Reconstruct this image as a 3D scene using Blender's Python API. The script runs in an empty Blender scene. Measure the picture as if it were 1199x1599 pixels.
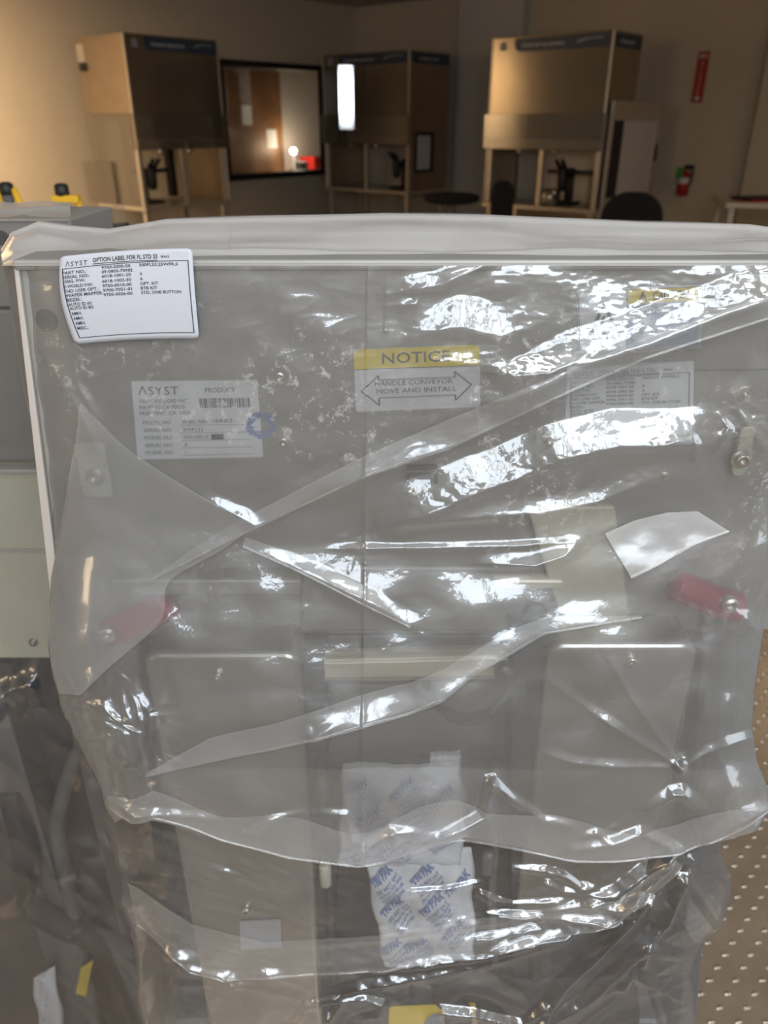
import bpy, bmesh, math, random
import numpy as np
from mathutils import Vector, Matrix
random.seed(7); rng = np.random.RandomState(11)
S = bpy.context.scene
C = S.collection
# ------------------------------------------------------------------ camera
W, H, F = 1199.0, 1599.0, 1200.0
PITCH = math.radians(27.0); CAMZ = 1.55
CAM = Vector((0, 0, CAMZ))
cp, sp = math.cos(PITCH), math.sin(PITCH)
FWD = Vector((0, cp, -sp)); UP = Vector((0, sp, cp)); RT = Vector((1, 0, 0))
cd = bpy.data.cameras.new('camera'); cam = bpy.data.objects.new('camera', cd); C.objects.link(cam)
cam.location = CAM; cam.rotation_euler = (math.radians(90) - PITCH, 0, 0)
cd.sensor_fit = 'VERTICAL'; cd.sensor_height = 36.0; cd.lens = F / H * 36.0
cd.clip_start = 0.01; cd.clip_end = 60
cd.dof.use_dof = True; cd.dof.focus_distance = 0.50; cd.dof.aperture_fstop = 9.0
S.camera = cam
# ------------------------------------------------------------------ colour, exposure
S.view_settings.view_transform = 'Standard'; S.view_settings.look = 'None'
S.view_settings.gamma = 1.0; S.view_settings.use_curve_mapping = False
S.view_settings.exposure = 0.15
cy = S.cycles
cy.max_bounces = 10; cy.diffuse_bounces = 3; cy.glossy_bounces = 4; cy.transmission_bounces = 6
cy.transparent_max_bounces = 24; cy.caustics_reflective = False; cy.caustics_refractive = False
cy.use_denoising = True; cy.sample_clamp_indirect = 6.0
# ------------------------------------------------------------------ world and lights
wd = bpy.data.worlds.new('world'); S.world = wd; wd.use_nodes = True
wd.node_tree.nodes['Background'].inputs[0].default_value = (1.0, .86, .7, 1)
wd.node_tree.nodes['Background'].inputs[1].default_value = 0.015
U = Vector((math.sin(math.radians(40)), math.cos(math.radians(40)), 0))      # along the left wall, away
N = Vector((U.y, -U.x, 0))                                                    # along the right wall, nearer
CORN = Vector((-0.40, 13.0, 0)); CEIL = 2.98
def room(a, b, z=0): return CORN - U * a + N * b + Vector((0, 0, z))          # a: along left wall, b: along right wall
def area(name, loc, aim, sx, sy, power, col, spread=180):
    l = bpy.data.lights.new(name, 'AREA'); l.shape = 'RECTANGLE'; l.size = sx; l.size_y = sy
    l.energy = power; l.color = col; l.spread = math.radians(spread)
    o = bpy.data.objects.new(name, l); C.objects.link(o); o.location = loc
    o.rotation_euler = (Vector(aim) - Vector(loc)).to_track_quat('-Z', 'Y').to_euler(); return o
AW, BW = 14.6, 10.0          # room size
# added lights for assumed daylight behind the photographer; near right wall is windowless
for wa in (10.15, 10.95, 11.75):
    area('added_wall_light', room(wa, BW - .06, 2.15), room(wa, 0, 2.15), .70, .95, 19, (.80, .90, 1.0))
area('added_wall_light', room(8.4, BW - .06, 1.75), room(8.4, 0, 1.75), .9, 1.3, 16, (.80, .90, 1.0))  # another added light with no window, for crinkles at the right
area('added_wall_light', room(AW - .06, 6.6, 1.9), room(0, 6.6, 1.9), 1.5, 1.3, 34, (1.0, .74, .46))  # no window: warm lamp panel added for golden glints on the bag's left edge
# assumed ceiling lights, none in view: cool above the photographer, warm over the left wall
area('assumed_ceiling_light', (0.35, -0.55, 2.93), (0.35, -0.55, 0), 1.2, .3, 22, (.93, .97, 1.0))
area('assumed_ceiling_light', (-4.6, 6.2, 2.8), (-4.9, 7.9, 1.2), .9, .5, 95, (1.0, .72, .43), 110)
area('assumed_ceiling_light', (3.9, 5.4, 2.93), (3.9, 5.4, 0), 1.0, .3, 13, (1.0, .76, .5))
area('assumed_ceiling_light', (-2.0, -.9, 2.9), (-.4, .2, 1.2), .5, .3, 6, (1.0, .76, .5))  # unseen warm light put behind left to gild the bag's edge
# ------------------------------------------------------------------ helpers
def ray(px, py): return FWD + RT * ((px - W / 2) / F) + UP * ((H / 2 - py) / F)
def at(px, py, Y):                       # point of the photo on the vertical plane y=Y
    r = ray(px, py); return CAM + r * (Y / r.y)
def atz(px, py, z):
    r = ray(px, py); return CAM + r * ((z - CAMZ) / r.z)
def atp(px, py, p0, n):
    r = ray(px, py); return CAM + r * ((Vector(p0) - CAM).dot(n) / r.dot(n))
def tag(o, label=None, cat=None, group=None, kind=None):
    if label: o['label'] = label
    if cat: o['category'] = cat
    if group: o['group'] = group
    if kind: o['kind'] = kind
    return o
def empty(name, loc, label, cat, group=None, rz=0):
    o = bpy.data.objects.new(name, None); C.objects.link(o); o.location = loc; o.rotation_euler = (0, 0, rz)
    o.empty_display_size = .05
    tag(o, label, cat, group); return o
def mat(name, col, rough=.5, metal=0., bump=0., bscale=30., var=.0, vscale=6., spec=.5, alpha=1., emit=None, estr=0, aniso=None, coat=0):
    m = bpy.data.materials.new(name); m.use_nodes = True; nt = m.node_tree; b = nt.nodes['Principled BSDF']
    b.inputs['Base Color'].default_value = (*col, 1); b.inputs['Roughness'].default_value = rough
    b.inputs['Metallic'].default_value = metal; b.inputs['Specular IOR Level'].default_value = spec
    b.inputs['Alpha'].default_value = alpha; b.inputs['Coat Weight'].default_value = coat
    if emit: b.inputs['Emission Color'].default_value = (*emit, 1); b.inputs['Emission Strength'].default_value = estr
    tc = nt.nodes.new('ShaderNodeTexCoord')
    if var:
        n = nt.nodes.new('ShaderNodeTexNoise'); n.inputs['Scale'].default_value = vscale; n.inputs['Detail'].default_value = 4
        nt.links.new(tc.outputs['Object'], n.inputs['Vector'])
        mx = nt.nodes.new('ShaderNodeMix'); mx.data_type = 'RGBA'; mx.blend_type = 'MULTIPLY'
        mx.inputs[6].default_value = (*col, 1)
        cr = nt.nodes.new('ShaderNodeMapRange'); cr.inputs[3].default_value = 1 - var; cr.inputs[4].default_value = 1 + var
        cr.inputs[1].default_value = .3; cr.inputs[2].default_value = .7
        nt.links.new(n.outputs['Fac'], cr.inputs[0])
        mx.inputs[0].default_value = 1; nt.links.new(cr.outputs[0], mx.inputs[7]); nt.links.new(mx.outputs[2], b.inputs['Base Color'])
    if bump:
        n2 = nt.nodes.new('ShaderNodeTexNoise'); n2.inputs['Scale'].default_value = bscale; n2.inputs['Detail'].default_value = 5
        mp = nt.nodes.new('ShaderNodeMapping')
        if aniso: mp.inputs['Scale'].default_value = aniso
        nt.links.new(tc.outputs['Object'], mp.inputs[0]); nt.links.new(mp.outputs[0], n2.inputs['Vector'])
        bp = nt.nodes.new('ShaderNodeBump'); bp.inputs['Strength'].default_value = bump; bp.inputs['Distance'].default_value = .002
        nt.links.new(n2.outputs['Fac'], bp.inputs['Height']); nt.links.new(bp.outputs[0], b.inputs['Normal'])
    return m
def film(name, haze=.22, tint=(.95, .95, .95), gloss=.16, rough=.06, scuff=0., hazecol=(.86, .86, .84), fine=.25, fscale=120., edge=.5, gmax=.75, blur=0., sheen=True, brough=.22, bior=1.17):
    """thin polyethylene sheet: see-through, slightly milky, glossy; scuffs whiten it in patches"""
    m = bpy.data.materials.new(name); m.use_nodes = True; nt = m.node_tree; nt.nodes.clear(); L = nt.links.new
    nd = lambda t: nt.nodes.new('ShaderNode' + t)
    out = nd('OutputMaterial'); tc = nd('TexCoord')
    tr = nd('BsdfTransparent'); tr.inputs[0].default_value = (*tint, 1)
    if blur:                                          # cloudy film: part of the light passes softly scattered
        rf = nd('BsdfRefraction'); rf.inputs['Color'].default_value = (*tint, 1); rf.inputs['Roughness'].default_value = brough; rf.inputs['IOR'].default_value = bior
        tm = nd('MixShader'); tm.inputs[0].default_value = blur; L(tr.outputs[0], tm.inputs[1]); L(rf.outputs[0], tm.inputs[2]); tr = tm
    di = nd('BsdfDiffuse'); di.inputs[0].default_value = (*hazecol, 1)
    tl = nd('BsdfTranslucent'); tl.inputs[0].default_value = (*hazecol, 1)
    dm = nd('MixShader'); dm.inputs[0].default_value = .4; L(di.outputs[0], dm.inputs[1]); L(tl.outputs[0], dm.inputs[2])
    gl = nd('BsdfGlossy'); gl.inputs['Roughness'].default_value = rough; gl.inputs[0].default_value = (1, 1, 1, 1)
    n = nd('TexNoise'); n.inputs['Scale'].default_value = fscale; n.inputs['Detail'].default_value = 3
    L(tc.outputs['Object'], n.inputs['Vector'])
    bp = nd('Bump'); bp.inputs['Strength'].default_value = fine; bp.inputs['Distance'].default_value = .0006
    L(n.outputs['Fac'], bp.inputs['Height']); L(bp.outputs[0], gl.inputs['Normal'])
    g2 = nd('BsdfGlossy'); g2.inputs['Roughness'].default_value = .32; L(bp.outputs[0], g2.inputs['Normal'])
    gm = nd('MixShader'); gm.inputs[0].default_value = .5 if sheen else 0.; L(gl.outputs[0], gm.inputs[1]); L(g2.outputs[0], gm.inputs[2]); gl = gm
    # haze amount: base + grazing + scuff patches
    lw = nd('LayerWeight'); lw.inputs[0].default_value = .35
    mr = nd('MapRange'); mr.inputs[1].default_value = .0; mr.inputs[2].default_value = 1.; mr.inputs[3].default_value = haze; mr.inputs[4].default_value = min(.9, haze + edge)
    L(lw.outputs['Facing'], mr.inputs[0])
    hz = mr.outputs[0]
    if scuff:
        a = nd('TexNoise'); a.inputs['Scale'].default_value = 14; a.inputs['Detail'].default_value = 2
        b = nd('TexNoise'); b.inputs['Scale'].default_value = 120; b.inputs['Detail'].default_value = 6; b.inputs['Roughness'].default_value = .75; b.inputs['Distortion'].default_value = .25
        L(tc.outputs['Object'], a.inputs['Vector']); L(tc.outputs['Object'], b.inputs['Vector'])
        ra = nd('MapRange'); ra.inputs[1].default_value = .47; ra.inputs[2].default_value = .66; L(a.outputs['Fac'], ra.inputs[0])
        rb = nd('MapRange'); rb.inputs[1].default_value = .53; rb.inputs[2].default_value = .68; L(b.outputs['Fac'], rb.inputs[0])
        sx = nd('SeparateXYZ'); L(tc.outputs['Object'], sx.inputs[0])
        rz = nd('MapRange'); rz.inputs[1].default_value = 1.20; rz.inputs[2].default_value = 1.32; L(sx.outputs['Z'], rz.inputs[0])
        m1 = nd('Math'); m1.operation = 'MULTIPLY'; L(ra.outputs[0], m1.inputs[0]); L(rb.outputs[0], m1.inputs[1])
        m2 = nd('Math'); m2.operation = 'MULTIPLY'; L(m1.outputs[0], m2.inputs[0]); L(rz.outputs[0], m2.inputs[1])
        m3 = nd('Math'); m3.operation = 'MULTIPLY_ADD'; L(m2.outputs[0], m3.inputs[0]); m3.inputs[1].default_value = scuff; L(hz, m3.inputs[2])
        hz = m3.outputs[0]
    s1 = nd('MixShader'); L(hz, s1.inputs[0]); L(tr.outputs[0], s1.inputs[1]); L(dm.outputs[0], s1.inputs[2])
    fr = nd('MapRange'); fr.inputs[3].default_value = gloss; fr.inputs[4].default_value = gmax; fr.interpolation_type = 'SMOOTHSTEP'
    L(lw.outputs['Fresnel'], fr.inputs[0])
    s2 = nd('MixShader'); L(fr.outputs[0], s2.inputs[0]); L(s1.outputs[0], s2.inputs[1]); L(gl.outputs[0], s2.inputs[2])
    L(s2.outputs[0], out.inputs[0]); return m
M = {}
M['wall'] = mat('painted_wall', (.66, .57, .45), .85, bump=.05, bscale=60, var=.02)
M['column'] = mat('painted_column', (.66, .64, .62), .8, bump=.05)
M['ceiling'] = mat('ceiling_board', (.6, .57, .53), .9, bump=.3, bscale=80)
M['steel'] = mat('brushed_steel', (.26, .23, .185), .14, .75, bump=.05, bscale=20, aniso=(1, 1, 30), var=.03)
M['steelside'] = mat('satin_steel', (.42, .34, .26), .34, .8, bump=.05, bscale=20, var=.06)
M['alu'] = mat('pale_aluminium', (.62, .57, .50), .35, .6, var=.03)
M['blue'] = mat('dark_blue_band', (.035, .06, .10), .4, var=.05)
M['bluegrey'] = mat('grey_print', (.30, .34, .38), .5)
M['white'] = mat('white_print', (.75, .77, .8), .5)
M['black'] = mat('black_plastic', (.012, .012, .013), .5, bump=.05)
M['blackfab'] = mat('black_fabric', (.012, .011, .011), .9, bump=.5, bscale=300)
M['inner'] = mat('cabinet_liner', (.62, .57, .50), .5, .2, var=.05)
M['red'] = mat('red_enamel', (.42, .015, .012), .35, var=.05)
M['redsign'] = mat('red_sign', (.50, .035, .025), .5, var=.03)
M['green'] = mat('green_tag', (.06, .34, .09), .6, var=.1)
M['wood'] = mat('brown_wood', (.25, .125, .055), .45, bump=.1, bscale=10, var=.25, vscale=3)
M['paper'] = mat('white_paper', (.78, .78, .80), .7, var=.02)
M['yellow'] = mat('yellow_plastic', (.85, .50, .03), .4, var=.03)
M['panel'] = mat('bead_blasted_panel', (.29, .282, .262), .48, .25, bump=.08, bscale=400, var=.02)
M['panelside'] = mat('panel_edge', (.50, .46, .42), .5, .2, var=.02)
M['panelhi'] = mat('cream_panel', (.60, .58, .46), .5, .1, var=.03)
M['grey2'] = mat('grey_panel', (.27, .265, .25), .5, .3, bump=.1, bscale=200, var=.03)
M['housing'] = mat('satin_housing', (.36, .355, .335), .25, .65, bump=.06, bscale=60, var=.03)
M['bar'] = mat('cream_bar', (.72, .68, .54), .4, .3, var=.03)
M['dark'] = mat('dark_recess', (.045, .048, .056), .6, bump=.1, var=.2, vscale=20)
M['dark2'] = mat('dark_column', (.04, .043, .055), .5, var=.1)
M['mid'] = mat('grey_bracket', (.17, .175, .18), .45, .3, var=.1, vscale=25)
M['cable'] = mat('black_cable', (.025, .027, .035), .5)
M['magenta'] = mat('crimson_handle', (.33, .008, .045), .35, var=.1)
M['screw'] = mat('steel_screw', (.52, .50, .46), .25, .9)
M['hole'] = mat('dark_plug', (.035, .04, .05), .45, .2)
M['lab'] = mat('white_sticker', (.44, .45, .49), .5, var=.01)
M['lab2'] = mat('pale_sticker', (.74, .75, .77), .5, var=.01)
M['ink'] = mat('black_ink', (.015, .015, .02), .6)
M['ink2'] = mat('grey_ink', (.03, .035, .05), .6)
M['inkb'] = mat('blue_ink', (.16, .24, .52), .6)
M['labyel'] = mat('yellow_sticker', (.80, .62, .05), .5, var=.02)
M['labblue'] = mat('slate_print', (.22, .27, .38), .6, var=.05)
M['pouch'] = mat('white_pouch', (.76, .78, .82), .75, bump=.4, bscale=90, var=.04, vscale=20)
M['floor'] = mat('brown_tread_floor', (.40, .31, .225), .30, .35, bump=.12, bscale=40, var=.12, vscale=9)
M['stud'] = mat('floor_stud', (.58, .50, .42), .13, .7)
M['glass'] = film('window_glass', haze=.02, tint=(.9, .92, .95), gloss=.0, rough=.0, fine=0, edge=0, gmax=.08, sheen=False)
M['acryl'] = film('acrylic_pane', haze=.14, tint=(.78, .76, .72), gloss=.12, rough=.05, fine=0, hazecol=(.5, .47, .42), edge=.1, sheen=False)

def mesh(name, bm, m, parent=None, smooth=False, bevel=0, seg=2):
    me = bpy.data.meshes.new(name); bm.to_mesh(me); bm.free()
    return link(name, me, m, parent, smooth, bevel, seg)
def link(name, me, m, parent=None, smooth=False, bevel=0, seg=2):
    o = bpy.data.objects.new(name, me); C.objects.link(o)
    for x in (m if isinstance(m, (list, tuple)) else [m]): me.materials.append(x)
    if parent is not None:
        o.parent = parent
        if parent.type == 'EMPTY' and parent.get('_abs'): o.matrix_parent_inverse = Matrix.Translation(parent.location).inverted()
    if smooth:
        me.polygons.foreach_set('use_smooth', [True] * len(me.polygons))
    if bevel:
        b = o.modifiers.new('bevel', 'BEVEL'); b.width = bevel; b.segments = seg; b.limit_method = 'ANGLE'; b.angle_limit = .6
    return o
def absent(name, loc, label, cat, group=None):      # empty whose children are given in world coordinates
    o = empty(name, loc, label, cat, group); o['_abs'] = 1; return o
def bx(bm, x0, x1, y0, y1, z0, z1, mi=0):
    vs = [bm.verts.new((x, y, z)) for x in (x0, x1) for y in (y0, y1) for z in (z0, z1)]
    for f in ((0, 1, 3, 2), (4, 6, 7, 5), (0, 4, 5, 1), (2, 3, 7, 6), (0, 2, 6, 4), (1, 5, 7, 3)):
        bm.faces.new([vs[i] for i in f]).material_index = mi
def box(name, x0, x1, y0, y1, z0, z1, m, parent=None, bevel=.002):
    bm = bmesh.new(); bx(bm, min(x0, x1), max(x0, x1), min(y0, y1), max(y0, y1), min(z0, z1), max(z0, z1))
    bmesh.ops.recalc_face_normals(bm, faces=bm.faces)
    return mesh(name, bm, m, parent, bevel=bevel)
def prism(bm, pts, d):                               # pts: 3D outline, d: extrusion vector
    a = [bm.verts.new(p) for p in pts]; b = [bm.verts.new(Vector(p) + Vector(d)) for p in pts]
    n = len(pts); bm.faces.new(a); bm.faces.new(b[::-1])
    for i in range(n): bm.faces.new((a[i], b[i], b[(i + 1) % n], a[(i + 1) % n]))
    bmesh.ops.recalc_face_normals(bm, faces=bm.faces)
def rr(x0, x1, z0, z1, r, n=6):                      # rounded rectangle outline in (x,z)
    out = []
    for cx, cz, a0 in ((x1 - r, z1 - r, 0), (x0 + r, z1 - r, 90), (x0 + r, z0 + r, 180), (x1 - r, z0 + r, 270)):
        for k in range(n + 1):
            a = math.radians(a0 + 90 * k / n); out.append((cx + r * math.cos(a), cz + r * math.sin(a)))
    return out
def tube(bm, pts, r, seg=8, caps=True):
    pts = [Vector(p) for p in pts]; rings = []; rs = r if isinstance(r, (list, tuple)) else [r] * len(pts)
    t0 = (pts[1] - pts[0]).normalized(); ref = Vector((0, 0, 1)) if abs(t0.z) < .9 else Vector((1, 0, 0))
    nrm = t0.cross(ref).normalized()
    for i, p in enumerate(pts):
        t = (pts[min(i + 1, len(pts) - 1)] - pts[max(i - 1, 0)]).normalized()
        nrm = (nrm - t * nrm.dot(t)).normalized(); bn = t.cross(nrm)
        rings.append([bm.verts.new(p + (nrm * math.cos(2 * math.pi * k / seg) + bn * math.sin(2 * math.pi * k / seg)) * rs[i]) for k in range(seg)])
    for a, b in zip(rings, rings[1:]):
        for k in range(seg): bm.faces.new((a[k], a[(k + 1) % seg], b[(k + 1) % seg], b[k]))
    if caps: bm.faces.new(rings[0][::-1]); bm.faces.new(rings[-1])
    bmesh.ops.recalc_face_normals(bm, faces=bm.faces)
def cr(pts, n=8):                                    # catmull-rom
    P = [Vector(p) for p in pts]; P = [P[0]] + P + [P[-1]]; out = []
    for i in range(1, len(P) - 2):
        for k in range(n):
            t = k / n; a, b, c, d = P[i - 1], P[i], P[i + 1], P[i + 2]
            out.append(.5 * ((2 * b) + (c - a) * t + (2 * a - 5 * b + 4 * c - d) * t * t + (3 * b - a - 3 * c + d) * t ** 3))
    out.append(P[-2]); return out
def lathe(bm, prof, c, axis='Z', seg=20, mi=0):      # prof: (r, h)
    rings = []
    for r, h in prof:
        ring = []
        for k in range(seg):
            a = 2 * math.pi * k / seg; x, y = r * math.cos(a), r * math.sin(a)
            p = (x, y, h) if axis == 'Z' else (x, -h, y)
            ring.append(bm.verts.new(Vector(c) + Vector(p)))
        rings.append(ring)
    for a, b in zip(rings, rings[1:]):
        for k in range(seg): bm.faces.new((a[k], a[(k + 1) % seg], b[(k + 1) % seg], b[k])).material_index = mi
    bm.faces.new(rings[0][::-1]).material_index = mi; bm.faces.new(rings[-1]).material_index = mi
    bmesh.ops.recalc_face_normals(bm, faces=bm.faces)
_tc = {}
def text2d(s, bold=0., spacing=1.0):                 # (verts, faces) of a line of lettering, normalised to its own box
    k = (s, bold, spacing)
    if k in _tc: return _tc[k]
    c = bpy.data.curves.new('t', 'FONT'); c.body = s; c.resolution_u = 2; c.offset = bold; c.space_character = spacing
    o = bpy.data.objects.new('t', c); C.objects.link(o); bpy.context.view_layer.update()
    me = o.to_mesh(); v = np.array([x.co[:] for x in me.vertices]).reshape(-1, 3)[:, :2]; f = [tuple(p.vertices) for p in me.polygons]
    o.to_mesh_clear(); bpy.data.objects.remove(o); bpy.data.curves.remove(c)
    _tc[k] = (v, f); return _tc[k]
class Print:
    """collects ink shapes in a (u,v) sheet (v down) and maps them on a surface through fn(u,v)->Vector"""
    def __init__(s, fn): s.fn = fn; s.v = []; s.f = []
    def poly(s, pts, sub=1):
        n = len(s.v)
        if sub > 1 and len(pts) == 4:
            for i in range(sub + 1):
                t = i / sub
                a = (pts[0][0] + (pts[1][0] - pts[0][0]) * t, pts[0][1] + (pts[1][1] - pts[0][1]) * t)
                b = (pts[3][0] + (pts[2][0] - pts[3][0]) * t, pts[3][1] + (pts[2][1] - pts[3][1]) * t)
                s.v += [a, b]
            for i in range(sub): s.f.append((n + 2 * i, n + 2 * i + 2, n + 2 * i + 3, n + 2 * i + 1))
        else:
            s.v += list(pts); s.f.append(tuple(range(n, n + len(pts))))
    def line(s, a, b, w, sub=6):
        a = Vector(a); b = Vector(b); d = (b - a).normalized(); p = Vector((-d.y, d.x)) * w / 2
        s.poly([tuple(a + p), tuple(b + p), tuple(b - p), tuple(a - p)], sub)
    def text(s, t, u, v, h, w=None, bold=0., spacing=1., ref='H', ang=0):
        vv, ff = text2d(t, bold, spacing); hh = text2d(ref)[0][:, 1].max()
        k = h / hh; x0 = vv[:, 0].min(); kx = k if w is None else w / (vv[:, 0].max() - x0); n = len(s.v)
        ca, sa = math.cos(ang), math.sin(ang)
        for x, y in vv:
            X, Y = (x - x0) * kx, -y * k
            s.v.append((u + X * ca + Y * sa, v - X * sa + Y * ca))
        s.f += [tuple(i + n for i in f) for f in ff]
    def build(s, name, m, parent=None):
        me = bpy.data.meshes.new(name); me.from_pydata([s.fn(*p) for p in s.v], [], s.f); me.update()
        return link(name, me, m, parent)
def quadfn(q, Y, off=0.):                            # four photo corners (tl,tr,br,bl) on plane y=Y
    P = [at(x, y, Y) - Vector((0, off, 0)) for x, y in q]
    def f(u, v): return (P[0] * (1 - u) + P[1] * u) * (1 - v) + (P[3] * (1 - u) + P[2] * u) * v
    return f
def sheet(name, fn, m, parent, thick=.0004, nu=2, nv=2, r=.03, asp=1.):
    """sticker: rounded sheet of real thickness on fn"""
    bm = bmesh.new(); o = rr(0, 1, 0, 1, r, 3)
    o = [(x, z) for x, z in o]
    if nu > 2 or nv > 2:
        me_v = []; g = [[None] * (nv + 1) for _ in range(nu + 1)]
        for i in range(nu + 1):
            for j in range(nv + 1):
                u, v = i / nu, j / nv
                # pull the corner vertices in for rounded corners
                if i in (0, nu) and j in (0, nv): u = .5 + (u - .5) * (1 - .02); v = .5 + (v - .5) * (1 - .03)
                g[i][j] = bm.verts.new(fn(u, v))
        for i in range(nu):
            for j in range(nv): bm.faces.new((g[i][j], g[i + 1][j], g[i + 1][j + 1], g[i][j + 1]))
        o_ = mesh(name, bm, m, parent, smooth=True)
        so = o_.modifiers.new('thick', 'SOLIDIFY'); so.thickness = thick; so.offset = 0
        return o_
    pts = [fn(u, v) for u, v in o]
    prism(bm, pts, (0, thick, 0)); return mesh(name, bm, m, parent)
# ------------------------------------------------------------------ the setting
st = lambda o: tag(o, kind='structure')
def rpt(a, b, z): return tuple(room(a, b, z))
def slab(name, lo, hi, m):                            # box in room coordinates (a, b, z)
    bm = bmesh.new(); vs = {}
    for i, a in enumerate((lo[0], hi[0])):
        for j, b in enumerate((lo[1], hi[1])):
            for k, z in enumerate((lo[2], hi[2])): vs[i, j, k] = bm.verts.new(rpt(a, b, z))
    for f in (((0,0,0),(0,0,1),(0,1,1),(0,1,0)), ((1,0,0),(1,1,0),(1,1,1),(1,0,1)), ((0,0,0),(1,0,0),(1,0,1),(0,0,1)),
              ((0,1,0),(0,1,1),(1,1,1),(1,1,0)), ((0,0,0),(0,1,0),(1,1,0),(1,0,0)), ((0,0,1),(1,0,1),(1,1,1),(0,1,1))):
        bm.faces.new([vs[t] for t in f])
    bmesh.ops.recalc_face_normals(bm, faces=bm.faces)
    return mesh(name, bm, m)
def toab(p): d = Vector(p) - CORN; return -d.dot(U), d.dot(N), p.z
wTR = toab(atp(508, 103, CORN, N)); wBR = toab(atp(515, 272, CORN, N)); wL = toab(atp(338, 95, CORN, N))
wa0, wa1 = (wTR[0] + wBR[0]) / 2, wL[0]; wz1 = wTR[2]; wz0 = wBR[2]
# left wall with the opening of the interior window
bm = bmesh.new()
def wallpiece(a0, a1, z0, z1):
    vs = [bm.verts.new(rpt(a, b, z)) for a in (a0, a1) for b in (-.12, 0) for z in (z0, z1)]
    for f in ((0, 1, 3, 2), (4, 6, 7, 5), (0, 4, 5, 1), (2, 3, 7, 6), (0, 2, 6, 4), (1, 5, 7, 3)): bm.faces.new([vs[i] for i in f])
wallpiece(-.12, wa0, 0, CEIL); wallpiece(wa1, AW, 0, CEIL); wallpiece(wa0, wa1, 0, wz0); wallpiece(wa0, wa1, wz1, CEIL)
bmesh.ops.recalc_face_normals(bm, faces=bm.faces); st(mesh('wall_left', bm, M['wall']))
st(slab('wall_right', (-.12, 0, 0), (0, BW, CEIL), M['wall']))
st(slab('wall_near_left', (AW, -.12, 0), (AW + .12, BW + .12, CEIL), M['wall']))
st(slab('wall_near_right', (-.12, BW, 0), (AW, BW + .12, CEIL), M['wall']))
st(slab('ceiling', (-.12, -.12, CEIL), (AW + .12, BW + .12, CEIL + .1), M['ceiling']))
# floor: tread sheet with raised studs where the camera is near
bm = bmesh.new()
vs = [bm.verts.new(rpt(a, b, 0)) for a, b in ((-.12, -3), (AW + .12, -3), (AW + .12, BW + .12), (-.12, BW + .12))]
bm.faces.new(vs); bmesh.ops.recalc_face_normals(bm, faces=bm.faces)
flo = st(mesh('floor', bm, M['floor']))
V_, F_ = [], []; p = .038; seg = 10
for i in range(-30, 60):
    for j in range(-6, 75):
        k = i + j
        x = (i - j) * p * .7071 + .9; y = (i + j) * p * .7071 - .2
        if not (.30 < x < 1.9 and .25 < y < 2.6): continue
        ang = math.radians(5 if (i % 2) else 12); n0 = len(V_)
        for (r, h) in ((1, 0), (.85, .55), (.5, .92)):
            for s in range(seg):
                a = 2 * math.pi * s / seg; lx, ly = .0105 * r * math.cos(a), .0052 * r * math.sin(a)
                V_.append((x + lx * math.cos(ang) - ly * math.sin(ang), y + lx * math.sin(ang) + ly * math.cos(ang), .0032 * h))
        V_.append((x, y, .0032))
        for q in range(2):
            for s in range(seg): F_.append((n0 + q * seg + s, n0 + q * seg + (s + 1) % seg, n0 + (q + 1) * seg + (s + 1) % seg, n0 + (q + 1) * seg + s))
        for s in range(seg): F_.append((n0 + 2 * seg + s, n0 + 2 * seg + (s + 1) % seg, n0 + 3 * seg))
me = bpy.data.meshes.new('floor_studs'); me.from_pydata(V_, [], F_); me.update()
so = link('floor_studs', me, M['stud'], flo, smooth=True)
# wall column and corner trims
c0 = toab(atp(722, 150, CORN, U)); c1 = toab(atp(792, 150, CORN, U))
st(slab('trim_2', (.0, c0[1], 0), (.16, c1[1] + .25, CEIL), M['column']))
c0 = toab(atp(1186, 200, CORN, U)); st(slab('trim_1', (.0, c0[1], 0), (.22, c0[1] + 1.2, CEIL), M['wall']))
st(slab('baseboard_right', (.0, .0, 0), (.015, c1[1], .1), M['black']))
# interior window: black frame, glass, and the lit room behind it
wf = absent('window_1', room(wa0, 0, wz0), None, None); st(wf); fw = .075
bm = bmesh.new()
for a0, a1, z0, z1 in ((wa0, wa1, wz0, wz0 + fw), (wa0, wa1, wz1 - fw, wz1), (wa0, wa0 + fw, wz0 + fw, wz1 - fw), (wa1 - fw, wa1, wz0 + fw, wz1 - fw)):
    vs = [bm.verts.new(rpt(a, b, z)) for a in (a0, a1) for b in (-.1, .03) for z in (z0, z1)]
    for f in ((0, 1, 3, 2), (4, 6, 7, 5), (0, 4, 5, 1), (2, 3, 7, 6), (0, 2, 6, 4), (1, 5, 7, 3)): bm.faces.new([vs[i] for i in f])
bmesh.ops.recalc_face_normals(bm, faces=bm.faces); mesh('window_frame', bm, M['black'], wf)
bm = bmesh.new(); bm.faces.new([bm.verts.new(rpt(a, -.05, z)) for a, z in ((wa0 + fw, wz0 + fw), (wa1 - fw, wz0 + fw), (wa1 - fw, wz1 - fw), (wa0 + fw, wz1 - fw))])
mesh('window_pane', bm, M['glass'], wf)
bb = -2.0
st(slab('wall_far', (-1.6, bb - .1, 0), (wa1 + 1.4, bb, CEIL), mat('far_wall', (.50, .46, .44), .8)))
st(slab('wall_far_side', (-1.7, bb, 0), (-1.6, -.12, CEIL), M['column']))
st(slab('wall_far_end', (wa1 + 1.4, bb, 0), (wa1 + 1.5, -.12, CEIL), M['column']))
st(slab('ceiling_far', (-1.7, bb - .1, CEIL), (wa1 + 1.5, -.12, CEIL + .1), M['ceiling']))
P0 = CORN + N * bb
d0 = toab(atp(434, 130, P0, N)); d1 = toab(atp(350, 130, P0, N)); dz = atp(434, 113, P0, N).z
st(slab('door_1', (d0[0], bb, 0), (d1[0] + .3, bb + .05, dz), M['wood']))
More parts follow.
